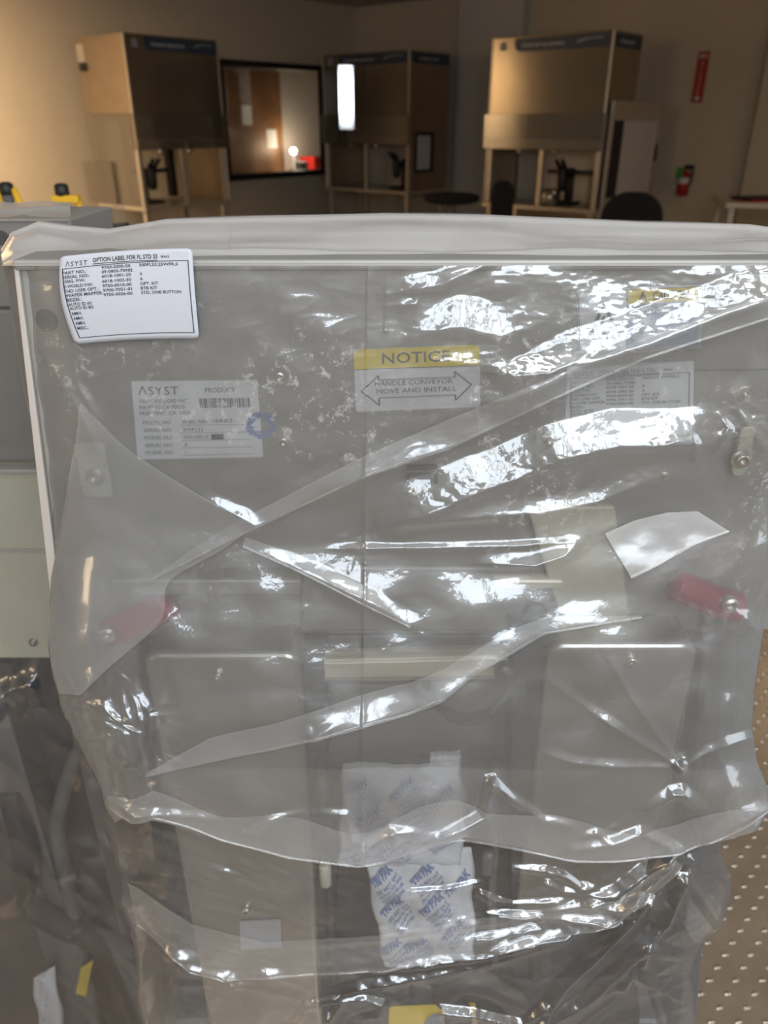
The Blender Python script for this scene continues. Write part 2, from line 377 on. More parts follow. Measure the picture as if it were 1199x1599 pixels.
for k, (x, y, w) in enumerate(((382, 180, .2), (421, 217, .22))):
    q = toab(atp(x, y, P0, N)); o = slab('notice_sheet', (q[0] - w / 2, bb + .05, q[2] - .14), (q[0] + w / 2, bb + .053, q[2] + .14), M['paper'])
    tag(o, ('upper left' if k == 0 else 'lower right') + ' white paper sheet taped on the brown door beyond the window', 'paper')
q = toab(atp(458, 236, P0 + N * .3, N)); lp = room(q[0], bb + .3, q[2])
tb = slab('side_table', (q[0] - 1.0, bb + .02, .70), (q[0] + .25, bb + .62, .78), M['column']); tag(tb, 'low pale counter under the lamp in the room beyond the window', 'counter')
lt = absent('table_lamp', room(q[0], bb + .3, .78), 'small glowing round lamp in the room beyond the dark framed window', 'lamp')
bm = bmesh.new(); bmesh.ops.create_uvsphere(bm, u_segments=16, v_segments=10, radius=.05)
for v in bm.verts: v.co += lp
mesh('bulb', bm, mat('lamp_glow', (1, .9, .7), .5, emit=(1, .86, .62), estr=22), lt, smooth=True)
bm = bmesh.new(); lathe(bm, [(.07, .78), (.07, .80), (.015, .82), (.012, lp.z - .04)], (lp.x, lp.y, 0)); mesh('stand', bm, M['mid'], lt, smooth=True)
l = bpy.data.lights.new('lamp_bulb', 'POINT'); l.energy = 11; l.color = (1, .78, .5); l.shadow_soft_size = .06
o = bpy.data.objects.new('lamp_bulb', l); C.objects.link(o); o.location = lp + N * .12 + Vector((0, 0, .05))
q = toab(atp(492, 256, P0 + N * .3, N)); o = slab('red_box', (q[0] - .2, bb + .1, .78), (q[0] + .17, bb + .45, q[2] + .12), M['red']); tag(o, 'dark red box beside the glowing lamp beyond the window', 'box')
q = toab(atp(460, 262, P0 + N * .3, N)); o = slab('grey_box', (q[0] - .08, bb + .42, .78), (q[0] + .10, bb + .54, q[2] + .10), M['bluegrey']); tag(o, 'small grey box below the glowing lamp beyond the window', 'box')

# ------------------------------------------------------------------ clean benches along the walls
def bench(p, w, d, ang, label, side_band, logo=True, door=None, mirror=False, outer=False):
    t = empty('clean_bench', (p.x, p.y, 0), label, 'clean bench', 'steel clean benches along the far walls', math.radians(ang))
    top, s1, s0, wt = 2.30, 1.61, 1.28, .74
    def b(name, x0, x1, y0, y1, z0, z1, m, par=t, bev=.004): return box(name, x0, x1, y0, y1, z0, z1, m, par, bev)
    up = b('upper_body', 0, w, 0, d, s1, top, M['steelside'])
    fp = b('front_panel', .01, w - .01, -.012, 0, s0 + .1, top - .005, M['steel'])
    b('corner_trim', -.008, .012, -.016, .01, wt, top, M['alu']); b('corner_trim', w - .012, w + .008, -.016, .01, wt, top, M['alu'])
    b('sash', -.03, w + .03, -.05, -.04, s0, s1, M['acryl'])
    rail = b('sash_rail', 0, w, -.03, .02, s0, s0 + .10, M['alu'])
    for x in (w * .28, w * .60):
        bm = bmesh.new(); lathe(bm, [(.0, -.045), (.032, -.035), (.036, 0), (.01, .01)], (x, .05, s0 - .005)); mesh('knob', bm, M['screw'], t, smooth=True)
    for x in (.0, w * .48, w - .05): b('post', x, x + .05, 0, .05, wt, s0, M['alu'])
    if not outer: b('back_liner', .03, w - .03, d - .03, d - .01, wt, s1, M['inner'])
    b('worktop', -.02, w + .02, -.04, d, wt - .04, wt, M['alu'])
    for x in (.02, w - .08):
        for y in (.02, d - .08): b('leg', x, x + .06, y, y + .06, 0, wt - .04, M['alu'])
    b('lower_shelf', .06, w - .06, .06, d - .06, .3, .33, M['steelside'])
    # side panels
    b('side_panel', w - .012, w, .05, d - .01, wt, s1, M['steelside'] if door is None else M['mid'])
    b('side_panel', 0, .012, .05, d - .01, wt, s1, M['acryl'] if outer else M['steelside'])
    # header band with a rounded lower corner and the maker's lettering
    f1 = lambda u, v: Vector((u * w, -.015, top - .02 - v * .115))
    f2 = lambda u, v: Vector((u * w, -.017, top - .02 - v * .115))
    pr = Print(f1); x0 = .20
    pr.poly([(x0, 0), (.985, 0), (.985, 1), (x0 + .045, 1), (x0 + .02, .9), (x0 + .004, .6)])
    band = pr.build('header_band', M['blue'], t)
    tx = Print(f2); tx.text('cleanairsystems', x0 + .06, .66, .34, .36); tx.build('header_lettering', M['white'], band)
    tx = Print(f2); tx.poly([(.72, .45), (.80, .25), (.93, .25), (.93, .36), (.81, .36), (.73, .6)]); tx.build('header_swoosh', M['bluegrey'], band)
    lg = Print(f1); lg.poly([(.07, .85), (.07, .35), (.10, .12), (.13, .35), (.13, .85)]); lg.build('emblem', M['bluegrey'], t)
    if side_band:
        g1 = lambda u, v: Vector((w + .003, u * d, top - .02 - v * .115)); g2 = lambda u, v: Vector((w + .005, u * d, top - .02 - v * .115))
        pr = Print(g1); pr.poly([(.03, 0), (.97, 0), (.97, 1), (.12, 1), (.05, .8)]); sb = pr.build('header_band', M['blue'], t)
        tx = Print(g2); tx.text('cleanair', .22, .66, .34, .5); tx.build('header_lettering', M['white'], sb)
    # stand magnifier kept inside (moves on its own, added by the caller)
    return t
def dist(a, b): return (Vector(a) - Vector(b)).length
p = atz(190, 50, 2.3); w1 = dist(p, atz(356, 61, 2.3)); d1_ = .85
t1 = bench(p, w1, d1_, 50, 'large steel clean bench left of the dark framed window', False, outer=True)
b1 = t1
box('switch_plate', -.012, .0, d1_ * .83, d1_ * .97, 2.08, 2.24, M['alu'], t1); box('plug', -.03, 0, d1_ * .82, d1_ * .93, 2.0, 2.07, M['black'], t1)
box('rear_panel', -.03, -.02, d1_ * .55, d1_ + .16, .74, 1.16, M['acryl'], t1)
box('light_column', .02, .10, d1_ * .35, d1_ * .72, .74, 1.55, M['column'], t1)
box('duct', w1 * .62, w1 * .69, d1_ * .55, d1_ * .65, .78, 1.55, M['black'], t1)
p = atz(640, 77, 2.3); pl = atz(531, 88, 2.3); w2 = dist(p, pl); d2_ = min(.9, dist(p, atz(710, 83, 2.3)))
px_ = p - N * w2
t2 = bench(px_, w2, d2_, -40, 'steel clean bench in the far corner right of the window', True)
box('side_window', w2 + .0, w2 + .012, .12, d2_ * .62, .95, 1.42, M['black'], t2); box('side_pane', w2 + .012, w2 + .015, .16, d2_ * .52, .99, 1.38, M['column'], t2)
# added polished panel at its left end, angled to mirror the added wall lights as a bright strip
q0_, q1_ = atz(551, 100, 2.18), atz(529, 100, 2.18); mid_ = (q0_ + q1_) / 2; mid_.z = 1.85
wc = room(10.95, BW - .06, 2.15); hn = ((CAM - mid_).normalized() + (wc - mid_).normalized()).normalized()
hd = Vector((hn.y, -hn.x, 0)).normalized(); hd = hd if hd.x < 0 else -hd
bm = bmesh.new(); dw_ = (q1_ - q0_).length; q0_ = q0_ - Vector((0, .12, 0))
prism(bm, [Vector((q0_.x, q0_.y, 1.45)), Vector((q0_.x, q0_.y, 2.16)), q0_ * 0 + Vector((q0_.x + hd.x * dw_, q0_.y + hd.y * dw_, 2.16)), Vector((q0_.x + hd.x * dw_, q0_.y + hd.y * dw_, 1.45))], (0, .01, 0))
sd = mesh('glint_panel', bm, mat('polished_steel', (.85, .86, .88), .10, 1.)); sd.parent = t2
sd.matrix_parent_inverse = (Matrix.Translation(t2.location) @ Matrix.Rotation(t2.rotation_euler.z, 4, 'Z')).inverted()
p = atz(792, 62, 2.3); pr_ = atz(960, 46, 2.3); w3 = dist(p, pr_); d3_ = dist(pr_, atz(1009, 54, 2.3))
px3 = pr_ - N * w3
t3 = bench(px3, w3, d3_, -40, 'large steel clean bench left of the red extinguisher sign', True)
print('bench', w1, w2, d2_, w3, d3_, px_, px3, 'win', wa0, wa1, wz0, wz1)
# pass-through frame standing at the right bench
q0, q1 = .05, d3_ * 1.02 + .62
for z0, z1, y0, y1, nm in ((.74, .84, q0, q1, 'frame_rail'), (1.55, 1.72, q0, q1, 'frame_rail'), (.84, 1.55, q0, q0 + .05, 'frame_post'), (.84, 1.55, q1 - .14, q1, 'frame_post')):
    box(nm, w3 + .03, w3 + .06, y0, y1, z0, z1, M['alu'], t3)
box('frame_pane', w3 + .035, w3 + .05, q0 + .3, q1 - .14, .84, 1.55, M['column'], t3); box('frame_recess', w3 + .034, w3 + .051, q0 + .05, q0 + .3, .84, 1.55, M['black'], t3)
box('handle', w3 + .062, w3 + .075, q1 - .09, q1 - .055, 1.15, 1.32, M['black'], t3)
box('frame_foot', w3 + .03, w3 + .06, q0, q0 + .05, 0, .74, M['alu'], t3); box('frame_foot', w3 + .03, w3 + .06, q1 - .05, q1, 0, .74, M['alu'], t3)
def scope(p, ang, label, wide=False):
    t = empty('stereo_microscope', p, label, 'microscope', None, math.radians(ang))
    box('base', -.12, .12, -.1, .14, 0, .03, M['black'], t, .008); box('column', -.04, .04, .06, .12, .03, .36, M['black'], t, .01)
    box('arm', -.05, .05, -.1, .1, .26, .32, M['black'], t, .01)
    bm = bmesh.new(); lathe(bm, [(.035, .14), (.05, .18), (.055, .30), (.03, .38), (.03, .40)], (0, -.08, 0)); mesh('objective_head', bm, M['black'], t, smooth=True)
    for s in (-.035, .035):
        bm = bmesh.new(); tube(bm, [(s, -.1, .36), (s, -.17, .42), (s, -.19, .44)], [.02, .02, .024]); mesh('eyepiece', bm, M['black'], t, smooth=True)
    if wide: box('crossbar', -.25, .30, .02, .07, .30, .34, M['black'], t, .006)
def inb(t, x, y, z=.74):
    m = Matrix.Rotation(t.rotation_euler.z, 4, 'Z'); return t.location + m @ Vector((x, y, z))
scope(inb(t1, w1 * .28, .35), 50, 'black microscope with wide crossbar inside the bench left of the window', True)
scope(inb(t2, w2 * .74, .3), -40, 'black microscope inside the bench in the far corner')
scope(inb(t3, w3 * .62, .3), -40, 'black microscope inside the bench beside the red extinguisher sign', True)
def pot(p, label):
    bm = bmesh.new(); lathe(bm, [(.10, 0), (.11, .02), (.11, .15), (.10, .16), (.095, .158)], p); o = mesh('steel_pot', bm, M['steel'], smooth=True); tag(o, label, 'pot')
pot(inb(t3, w3 * .56, .12), 'small shiny steel pot on the front edge of the right bench')
def chair(px, py, Y, w, h, ang, label):
    c = at(px, py, Y); t = empty('office_chair', (c.x, c.y, 0), label, 'chair', 'black swivel chairs at the benches', math.radians(ang)); zt = c.z
    bm = bmesh.new(); o = rr(-w / 2, w / 2, zt - h, zt, w * .42, 8)
    prism(bm, [(x, 0, z) for x, z in o], (0, .06, 0)); mesh('backrest', bm, M['blackfab'], t, bevel=.02, seg=3)
    bm = bmesh.new(); tube(bm, cr([(0, .05, zt - h * .7), (0, .12, zt - h), (0, .08, zt - h - .16), (0, -.1, zt - h - .2)]), .018); mesh('back_support', bm, M['black'], t, smooth=True)
    zs = zt - h - .16
    bm = bmesh.new(); lathe(bm, [(.18, zs - .07), (.235, zs - .05), (.24, zs), (.2, zs + .015)], (0, -.18, 0), seg=28); mesh('seat', bm, M['blackfab'], t, smooth=True)
    bm = bmesh.new(); lathe(bm, [(.03, .08), (.03, zs - .07)], (0, -.18, 0)); mesh('gas_post', bm, M['screw'], t, smooth=True)
    for k in range(5):
        a = k * 2 * math.pi / 5; bm = bmesh.new(); tube(bm, [(0, -.18, .10), (.28 * math.cos(a), -.18 + .28 * math.sin(a), .06)], [.025, .018]); g = mesh('base_arm', bm, M['black'], t, smooth=True)
        bm = bmesh.new(); lathe(bm, [(.0, -.012), (.028, -.012), (.028, .012), (0, .012)], (.28 * math.cos(a), -.18 + .28 * math.sin(a), .028), axis='Y', seg=12); mesh('caster', bm, M['black'], t, smooth=True)
chair(790, 282, 7.2, .26, .42, 40, 'tall narrow black chair back left of the right bench')
chair(992, 300, 6.2, .46, .40, -10, 'wide black rounded chair back in front of the right bench')
c = at(705, 302, 8.2); t = empty('bench_stool', (c.x, c.y, 0), 'backless round black padded stool beside the corner bench', 'stool')
bm = bmesh.new(); lathe(bm, [(.20, c.z - .09), (.27, c.z - .07), (.28, c.z - .02), (.22, c.z)], (0, 0, 0), seg=28); mesh('seat', bm, M['blackfab'], t, smooth=True)
bm = bmesh.new(); lathe(bm, [(.04, .03), (.04, c.z - .09)], (0, 0, 0)); mesh('post', bm, M['alu'], t, smooth=True)
bm = bmesh.new(); lathe(bm, [(.26, 0), (.26, .02), (.05, .05)], (0, 0, 0), seg=28); mesh('foot_plate', bm, M['black'], t, smooth=True)
# fire extinguisher and its sign on the right wall
def onwall(px, py, off=0.): return atp(px, py, CORN - U * off, U)
qt, qb = onwall(1100, 80, .012), onwall(1087, 160, .012)
s_ = empty('extinguisher_sign', (qt + qb) / 2 , 'tall narrow red fire extinguisher sign with white lettering', 'sign', None, math.radians(-40))
hh, ww = (qt.z - qb.z), .125
bm = bmesh.new(); bx(bm, -ww / 2, ww / 2, 0, .006, -hh / 2, hh / 2); bmesh.ops.recalc_face_normals(bm, faces=bm.faces); mesh('sign_plate', bm, M['redsign'], s_)
tx = Print(lambda u, v: Vector(((u - .5) * ww, -.001, hh / 2 - v * hh)))
for k, ch in enumerate('FIRE'): tx.text(ch, .12 + .2 * k, .13, .07, .15, bold=.02)
for k, ch in enumerate('EXTINGUISHER'): tx.text(ch, .42, .24 + .055 * k, .036, .16 if ch != 'I' else .04, bold=.02)
tx.build('sign_lettering', M['white'], s_)
tx = Print(tx.fn); tx.poly([(.35, .87), (.65, .87), (.65, .91), (.8, .91), (.5, .97), (.2, .91), (.35, .91)]); tx.build('sign_arrow', M['white'], s_)
ce = onwall(1064, 305, .11); t = empty('fire_extinguisher', (ce.x, ce.y, ce.z), 'red fire extinguisher with a green tag hung on the wall', 'fire extinguisher', None, math.radians(-40))
k_ = dist(onwall(1060, 250, .11), onwall(1060, 305, .11))
bm = bmesh.new(); lathe(bm, [(.055, 0), (.065, .015), (.065, k_ * .5), (.05, k_ * .62), (.02, k_ * .68), (.02, k_ * .74)], (0, 0, 0)); mesh('cylinder', bm, M['red'], t, smooth=True)
bm = bmesh.new(); lathe(bm, [(.0655, k_ * .34), (.066, k_ * .35), (.066, k_ * .49), (.0655, k_ * .5)], (0, 0, 0)); mesh('label_band', bm, M['paper'], t, smooth=True)
bm = bmesh.new(); tube(bm, cr([(.02, 0, k_ * .76), (.08, -.02, k_ * .78), (.09, -.02, k_ * .5), (.075, -.02, k_ * .3)]), .012); mesh('hose', bm, M['black'], t, smooth=True)
box('lever', -.015, .09, -.015, .015, k_ * .76, k_ * .86, M['black'], t); box('inspection_tag', -.07, -.0, -.075, -.07, k_ * .48, k_ * .80, M['green'], t)
box('wall_bracket', -.03, .03, .06, .105, k_ * .3, k_ * .6, M['black'], t)
# table at the right edge
ct = atz(1134, 317, .90); t = empty('work_table', (ct.x, ct.y, 0), 'pale topped work table at the right edge of the room', 'table', None, math.radians(-12))
box('table_top', 0, 1.5, 0, .8, .86, .90, M['inner'], t)
for x, y in ((.04, .04), (1.4, .04), (.04, .7), (1.4, .7)): box('leg', x, x + .05, y, y + .05, 0, .86, M['alu'], t)
m = Matrix.Rotation(math.radians(-12), 4, 'Z')
def ont(x, y): return Vector((ct.x, ct.y, .90)) + m @ Vector((x, y, 0))
c = ont(.38, .30); t = empty('clipboard_stack', c, 'flat black and reddish sheets stacked on the pale table', 'papers', None, .2)
box('lower_sheet', -.22, .3, -.12, .18, 0, .02, M['magenta'], t); box('upper_sheet', -.26, .1, -.1, .16, .02, .035, M['black'], t)
c = ont(.80, .45); bm = bmesh.new(); tube(bm, [(c.x, c.y, .952), (c.x + .05, c.y, 1.0), (c.x + .16, c.y + .1, 1.10)], [.05, .04, .02]); o = mesh('tool_case', bm, M['black'], smooth=True); tag(o, 'dark slanted tool pouch at the back of the pale table', 'tool pouch')
# ------------------------------------------------------------------ the wrapped load port: metal panel, housings, cables
YP = .50
lp_ = absent('load_port', (at(655, 410, YP).x, YP + .12, 0), 'grey metal load port with warning stickers inside the large clear bag', 'load port')
zt = at(600, 412, YP).z
def hexa(name, q, y0, y1, m, parent, bevel=.002):     # photo quad on plane y0 extruded back to y1
    bm = bmesh.new(); prism(bm, [at(x, y, y0) for x, y in q], (0, y1 - y0, 0)); return mesh(name, bm, m, parent, bevel=bevel)
hexa('back_panel', [(28, 412), (1268, 412), (1222, 985), (104, 985)], YP, YP + .012, M['panel'], lp_)
hexa('panel_edge', [(20, 412), (28, 412), (100, 985), (84, 985)], YP - .002, YP + .05, M['panelside'], lp_, .001)
hexa('panel_edge', [(1268, 412), (1276, 412), (1240, 985), (1222, 985)], YP - .002, YP + .05, M['panelside'], lp_, .001)
a, b = at(22, 412, YP), at(1274, 412, YP)
box('top_cover', a.x, b.x, YP - .003, YP + .13, zt - .004, zt + .003, M['panel'], lp_)
hexa('panel_seam', [(560, 585), (1215, 575), (1215, 578), (560, 588)], YP - .0008, YP, M['mid'], lp_, 0)
def screw(px, py, r, Y=YP, m='screw', name='screw', h=.004, sock=True, parent=None):
    c = at(px, py, Y); bm = bmesh.new()
    lathe(bm, [(r * 1.35, -.0), (r * 1.35, .001), (r, .0012), (r * .95, h * .8), (r * .75, h), (r * .42, h), (r * .40, h * .4), (.0001, h * .4)] if sock else [(r, -.0), (r, .0008), (r * .9, .0015), (.0001, .0015)], (0, 0, 0), axis='Y', seg=20)
    for v in bm.verts: v.co = Vector((v.co.x, v.co.y, v.co.z)) + c
    return mesh(name, bm, M[m], parent or lp_, smooth=False)
screw(74, 500, .0072, m='hole', name='plug', sock=False)
for x, y, r in ((437, 589, .0026), (443, 690, .0024), (858, 687, .0034), (1161, 611, .0034), (1173, 446, .003), (1036, 741, .002), (797, 735, .0018)): screw(x, y, r)
# bracket tabs with their bolts
for x0, x1, y0, y1, bx_, by_ in ((132, 163, 690, 775, 149, 744), (1140, 1180, 665, 742, 1156, 716)):
    bm = bmesh.new(); p0, p1 = at(x0, y1, YP - .006), at(x1, y0, YP - .006)
    prism(bm, [(x, YP - .007, z) for x, z in rr(p0.x, p1.x, p0.z, p1.z, .0045)], (0, .006, 0)); tb_ = mesh('bracket_tab', bm, M['panelhi'], lp_, bevel=.0008)
    screw(bx_, by_, .0052, YP - .007, name='bolt', h=.006, parent=tb_)
# connector block in the middle
hexa('connector_block', [(634, 733), (684, 733), (684, 758), (634, 758)], YP - .012, YP, M['dark2'], lp_)
screw(642, 762, .0042, YP - .004, name='connector_pin'); screw(664, 762, .0042, YP - .004, name='connector_pin')
# lower half of the panel: ledges, dark recess, chassis wall
yw = .53
hexa('chassis_wall', [(140, 985), (1190, 985), (1060, 1680), (262, 1680)], yw, yw + .02, M['mid'], lp_)
hexa('ledge', [(170, 905), (470, 905), (470, 930), (175, 930)], YP - .018, YP, M['panel'], lp_)
hexa('ledge', [(470, 885), (830, 885), (830, 985), (470, 985)], YP - .006, YP, M['grey2'], lp_)
hexa('cream_plate', [(822, 790), (960, 790), (985, 985), (880, 985)], YP - .010, YP, M['panelhi'], lp_)
hexa('cream_bar', [(500, 1030), (800, 1022), (800, 1056), (500, 1060)], .485, .50, M['bar'], lp_)
hexa('cream_bar', [(770, 905), (880, 905), (880, 920), (770, 920)], .488, .50, M['bar'], lp_)
hexa('inner_plate', [(500, 1062), (800, 1058), (790, 1190), (500, 1190)], .51, .53, M['grey2'], lp_)
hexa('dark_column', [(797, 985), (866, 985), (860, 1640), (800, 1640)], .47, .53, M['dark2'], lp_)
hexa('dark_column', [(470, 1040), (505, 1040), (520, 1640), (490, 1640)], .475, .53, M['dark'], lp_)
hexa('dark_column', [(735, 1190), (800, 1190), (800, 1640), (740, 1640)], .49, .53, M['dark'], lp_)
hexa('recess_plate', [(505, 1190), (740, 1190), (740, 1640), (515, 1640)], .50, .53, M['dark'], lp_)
hexa('side_column', [(1098, 940), (1140, 940), (1085, 1640), (1060, 1640)], .492, .53, M['mid'], lp_)
hexa('side_column', [(180, 1005), (216, 1005), (262, 1640), (238, 1640)], .492, .53, M['mid'], lp_)
# the two satin housings, rounded corners
def housing(x0, x1, yt, yb, Y0, scr):
    p0, p1 = at(x0, yt, Y0), at(x1, yt, Y0); p0.z = at(x0, yb, Y0).z
    bm = bmesh.new(); prism(bm, [(x, Y0, z) for x, z in rr(p0.x, p1.x, p0.z, p1.z, .013, 8)], (0, yw - Y0, 0))
    h = mesh('housing', bm, M['housing'], lp_, bevel=.006, seg=4)
    for s in scr: screw(*s, .0042, Y0, parent=h, h=.005)
    return h
h1 = housing(222, 470, 1020, 1690, .461, ((341, 1053), (385, 1418)))
h2 = housing(856, 1094, 1005, 1440, .461, ((985, 1030),))
hexa('housing_label', [(374, 1440), (438, 1437), (440, 1480), (376, 1484)], .459, .4605, M['lab'], h1, 0)
# crimson release handles with steel ends
def handle(pts, Y, cap):
    bm = bmesh.new(); P = [at(x, y, Y) for x, y in pts]; tube(bm, cr(P, 6), [.011, .0125, .013, .012, .0118, .012, .013, .013, .012, .011, .011, .0125, .013][:len(cr(P, 6))] if len(cr(P, 6)) <= 13 else .012, seg=14)
    h = mesh('release_handle', bm, M['magenta'], lp_, smooth=True)
    c = at(cap[0], cap[1], Y - .012); bm = bmesh.new(); lathe(bm, [(.0062, -.002), (.0062, .004), (.004, .005), (.0035, .002), (.0001, .002)], (0, 0, 0), axis='Y')
    for v in bm.verts: v.co += c
    mesh('steel_end', bm, M['screw'], h)
handle([(172, 986), (200, 975), (235, 958), (266, 938)], .487, (171, 987))
handle([(1150, 946), (1120, 940), (1085, 925), (1050, 912)], .487, (1138, 942))
# cables
def cable(name, pts, r=.0045, m='cable'):
    bm = bmesh.new(); tube(bm, cr([at(*p) for p in pts], 8), r, seg=10); return mesh(name, bm, M[m], lp_, smooth=True)
cable('cable', [(806, 985, 0.489), (798, 1040, 0.479), (790, 1080, 0.474), (760, 1112, 0.469), (720, 1120, 0.469), (690, 1105, 0.474), (660, 1080, 0.489), (640, 1068, 0.496)], .0038)
cable('cable', [(836, 940, 0.494), (826, 985, 0.484), (828, 1040, 0.476), (835, 1150, 0.474), (842, 1300, 0.474), (836, 1450, 0.474), (830, 1640, 0.474)], .008)
cable('cable', [(500, 1070, 0.494), (512, 1120, 0.484), (500, 1180, 0.479), (506, 1260, 0.474), (520, 1340, 0.474), (516, 1420, 0.474), (530, 1640, 0.474)], .0055)
cable('cable', [(775, 1190, 0.489), (765, 1250, 0.479), (772, 1330, 0.479), (768, 1420, 0.474), (780, 1640, 0.474)], .004, 'mid')
for x, y, Y in ((497, 1072, 0.492), (655, 1068, 0.496), (790, 1048, 0.474)):
    c = at(x, y, Y); bm = bmesh.new(); bmesh.ops.create_icosphere(bm, subdivisions=2, radius=.009)
    for v in bm.verts: v.co = Vector((v.co.x * 1.1, v.co.y * .9, v.co.z)) + c
    k = mesh('cable_gland', bm, M['cable'], lp_, smooth=True); screw(x, y - 3, .0022, Y - .0085, parent=k)
for x, y in ((508, 1365), (503, 1225), (762, 1345), (764, 1260)):
    c = at(x, y, 0.466); bm = bmesh.new(); lathe(bm, [(.004, -.014), (.0055, -.012), (.0055, .010), (.004, .014)], c); mesh('hose_fitting', bm, M['panelhi'] if x < 510 and y > 1300 else M['mid'], lp_, smooth=True)
# ---- stickers on the panel
def sticker(name, q, m, off=.001, r=.02, Y=YP):
    return sheet(name, quadfn(q, Y, off), m, lp_, r=r)
q = [(552, 545), (748, 537), (750, 634), (556, 642)]
no = sticker('notice_sticker', q, M['lab2'], r=.03); f = quadfn(q, YP, .0014)
p = Print(f); p.poly([(0.03, 0), (.97, 0), (1, .05), (1, .31), (0, .31), (0, .05)]); p.build('yellow_band', M['labyel'], no)
f = quadfn(q, YP, .0017); p = Print(f)
p.text('NOTICE', .225, .235, .165, .54, bold=.01)
p.line((.0, .315), (1, .315), .012)
p.text('HANDLE CONVEYOR', .16, .585, .075, .62); p.text('MOVE AND INSTALL', .17, .71, .075, .64)
A = [(.05, .66), (.19, .42), (.19, .49), (.80, .49), (.80, .40), (.93, .62), (.80, .87), (.80, .78), (.19, .78), (.19, .90), (.05, .66)]
for i in range(len(A) - 1): p.line(A[i], A[i + 1], .012)
p.build('notice_lettering', M['ink2'], no)
q = [(206, 594), (402, 592), (412, 712), (216, 716)]
ps = sticker('product_sticker', q, M['lab2']); p = Print(quadfn(q, YP, .0015))
p.text('\u039bSYST', .05, .17, .10, .32, spacing=1.1); p.text('PRODUCT', .58, .15, .06, .24)
for k, (t_, w_) in enumerate((('TECHNOLOGIES INC', .38), ('MILPITAS CA 95035', .36), ('FREMONT  CA  USA', .40))): p.text(t_, .05, .27 + k * .075, .045, w_)
x = .53
while x < .93:
    w_ = random.choice((.004, .008, .012)); p.poly([(x, .22), (x + w_, .22), (x + w_, .34), (x, .34)]); x += w_ + random.choice((.004, .006, .009))
for k in range(5):
    v = .54 + k * .098
    p.text('MODEL NO' if k % 2 == 0 else 'SERIAL NO', .07, v, .045, .22); p.text(('09-0805-70982', '300FLS3', '9750-2000-00', 'A', '')[k] or '-', .38, v, .045, (.2, .16, .2, .03, .02)[k])
    p.line((.36, v + .02), (.92, v + .02), .005)
p.text('SERIES', .62, .53, .045, .16); p.poly([(.60, .68), (.70, .68), (.70, .75), (.60, .75)]); p.build('product_lettering', M['ink2'], ps)
p = Print(quadfn(q, YP, .0018))
cc = (1.0, .58)
for i in range(26):
    a0 = 2 * math.pi * i / 26; r0, r1 = .055 + .03 * random.random(), .10 + .02 * random.random()
    p.poly([(cc[0] + r0 * math.cos(a0), cc[1] + 1.6 * r0 * math.sin(a0)), (cc[0] + r1 * math.cos(a0), cc[1] + 1.6 * r1 * math.sin(a0)), (cc[0] + r1 * math.cos(a0 + .2), cc[1] + 1.6 * r1 * math.sin(a0 + .2)), (cc[0] + r0 * math.cos(a0 + .2), cc[1] + 1.6 * r0 * math.sin(a0 + .2))])
p.line((.88, .62), (1.0, .42), .02); p.line((.93, .66), (1.08, .66), .02); p.build('blue_stamp', M['inkb'], ps)
q = [(900, 452), (1097, 443), (1094, 540), (902, 550)]
ca = sticker('caution_sticker', q, M['lab2']); f = quadfn(q, YP, .0015)
p = Print(f); p.poly([(.40, .03), (.98, .03), (.98, .25), (.40, .25)]); p.build('yellow_band', M['labyel'], ca)
p = Print(f); p.poly([(.40, .27), (.97, .27), (.97, .95), (.40, .95)]); p.build('slate_block', M['labblue'], ca)
f = quadfn(q, YP, .0019); p = Print(f); p.text('CAUTION', .60, .21, .13, .28, bold=.015)
for a_, b_ in (((.49, .22), (.52, .07)), ((.52, .07), (.55, .22)), ((.55, .22), (.49, .22)), ((.52, .12), (.52, .18))): p.line(a_, b_, .01)
for a_, b_ in (((.08, .78), (.21, .24)), ((.21, .24), (.34, .78)), ((.34, .78), (.08, .78))): p.line(a_, b_, .026)
p.line((.21, .42), (.19, .58), .02); p.line((.19, .58), (.23, .60), .015); p.line((.23, .60), (.20, .72), .015)
for a_, b_ in (((.01, .03), (.99, .03)), ((.99, .03), (.99, .97)), ((.99, .97), (.01, .97)), ((.01, .97), (.01, .03)), ((.395, .03), (.395, .97))): p.line(a_, b_, .006)
p.build('caution_lettering', M['ink2'], ca)
p = Print(f)
for k, t_ in enumerate(('PINCH POINT', 'KEEP HANDS CLEAR', 'OF MOVING PARTS')): p.text(t_, .44, .42 + k * .15, .07, (.3, .45, .42)[k])
p.build('caution_small_lettering', M['white'], ca)
q = [(884, 572), (1082, 562), (1080, 688), (880, 692)]
opt = [('PART NO.:', '9750-2000-00', '300FLS3,25WFR,S'), ('SERIAL NO.:', '09-0805-70982', ''), ('ORIG. F/W:', '6018-1001-20', 'A'), ('Z-WORLD F/W:', '6018-1002-30', 'A'),
       ('END USER OPT.:', '9750-0010-00', 'OPT. KIT'), ('WAFER MAPPER:', '9700-7051-01', 'BTB KIT'), ('BEZEL:', '9750-0026-00', 'STD, ONE BUTTON'),
       ('AUTO ID #1:', '', ''), ('AUTO ID #2:', '', ''), ('AMH:', '', ''), ('AMH:', '', ''), ('AMH:', '', ''), ('MISC.:', '', '')]
ROWV = [.215, .265, .315, .372, .425, .475, .525, .578, .622, .68, .735, .79, .845]
WID = {0: .175, 1: .20, 2: .165, 3: .215, 4: .25, 5: .275, 6: .11, 7: .18, 8: .18, 9: .075, 10: .075, 11: .075, 12: .085}
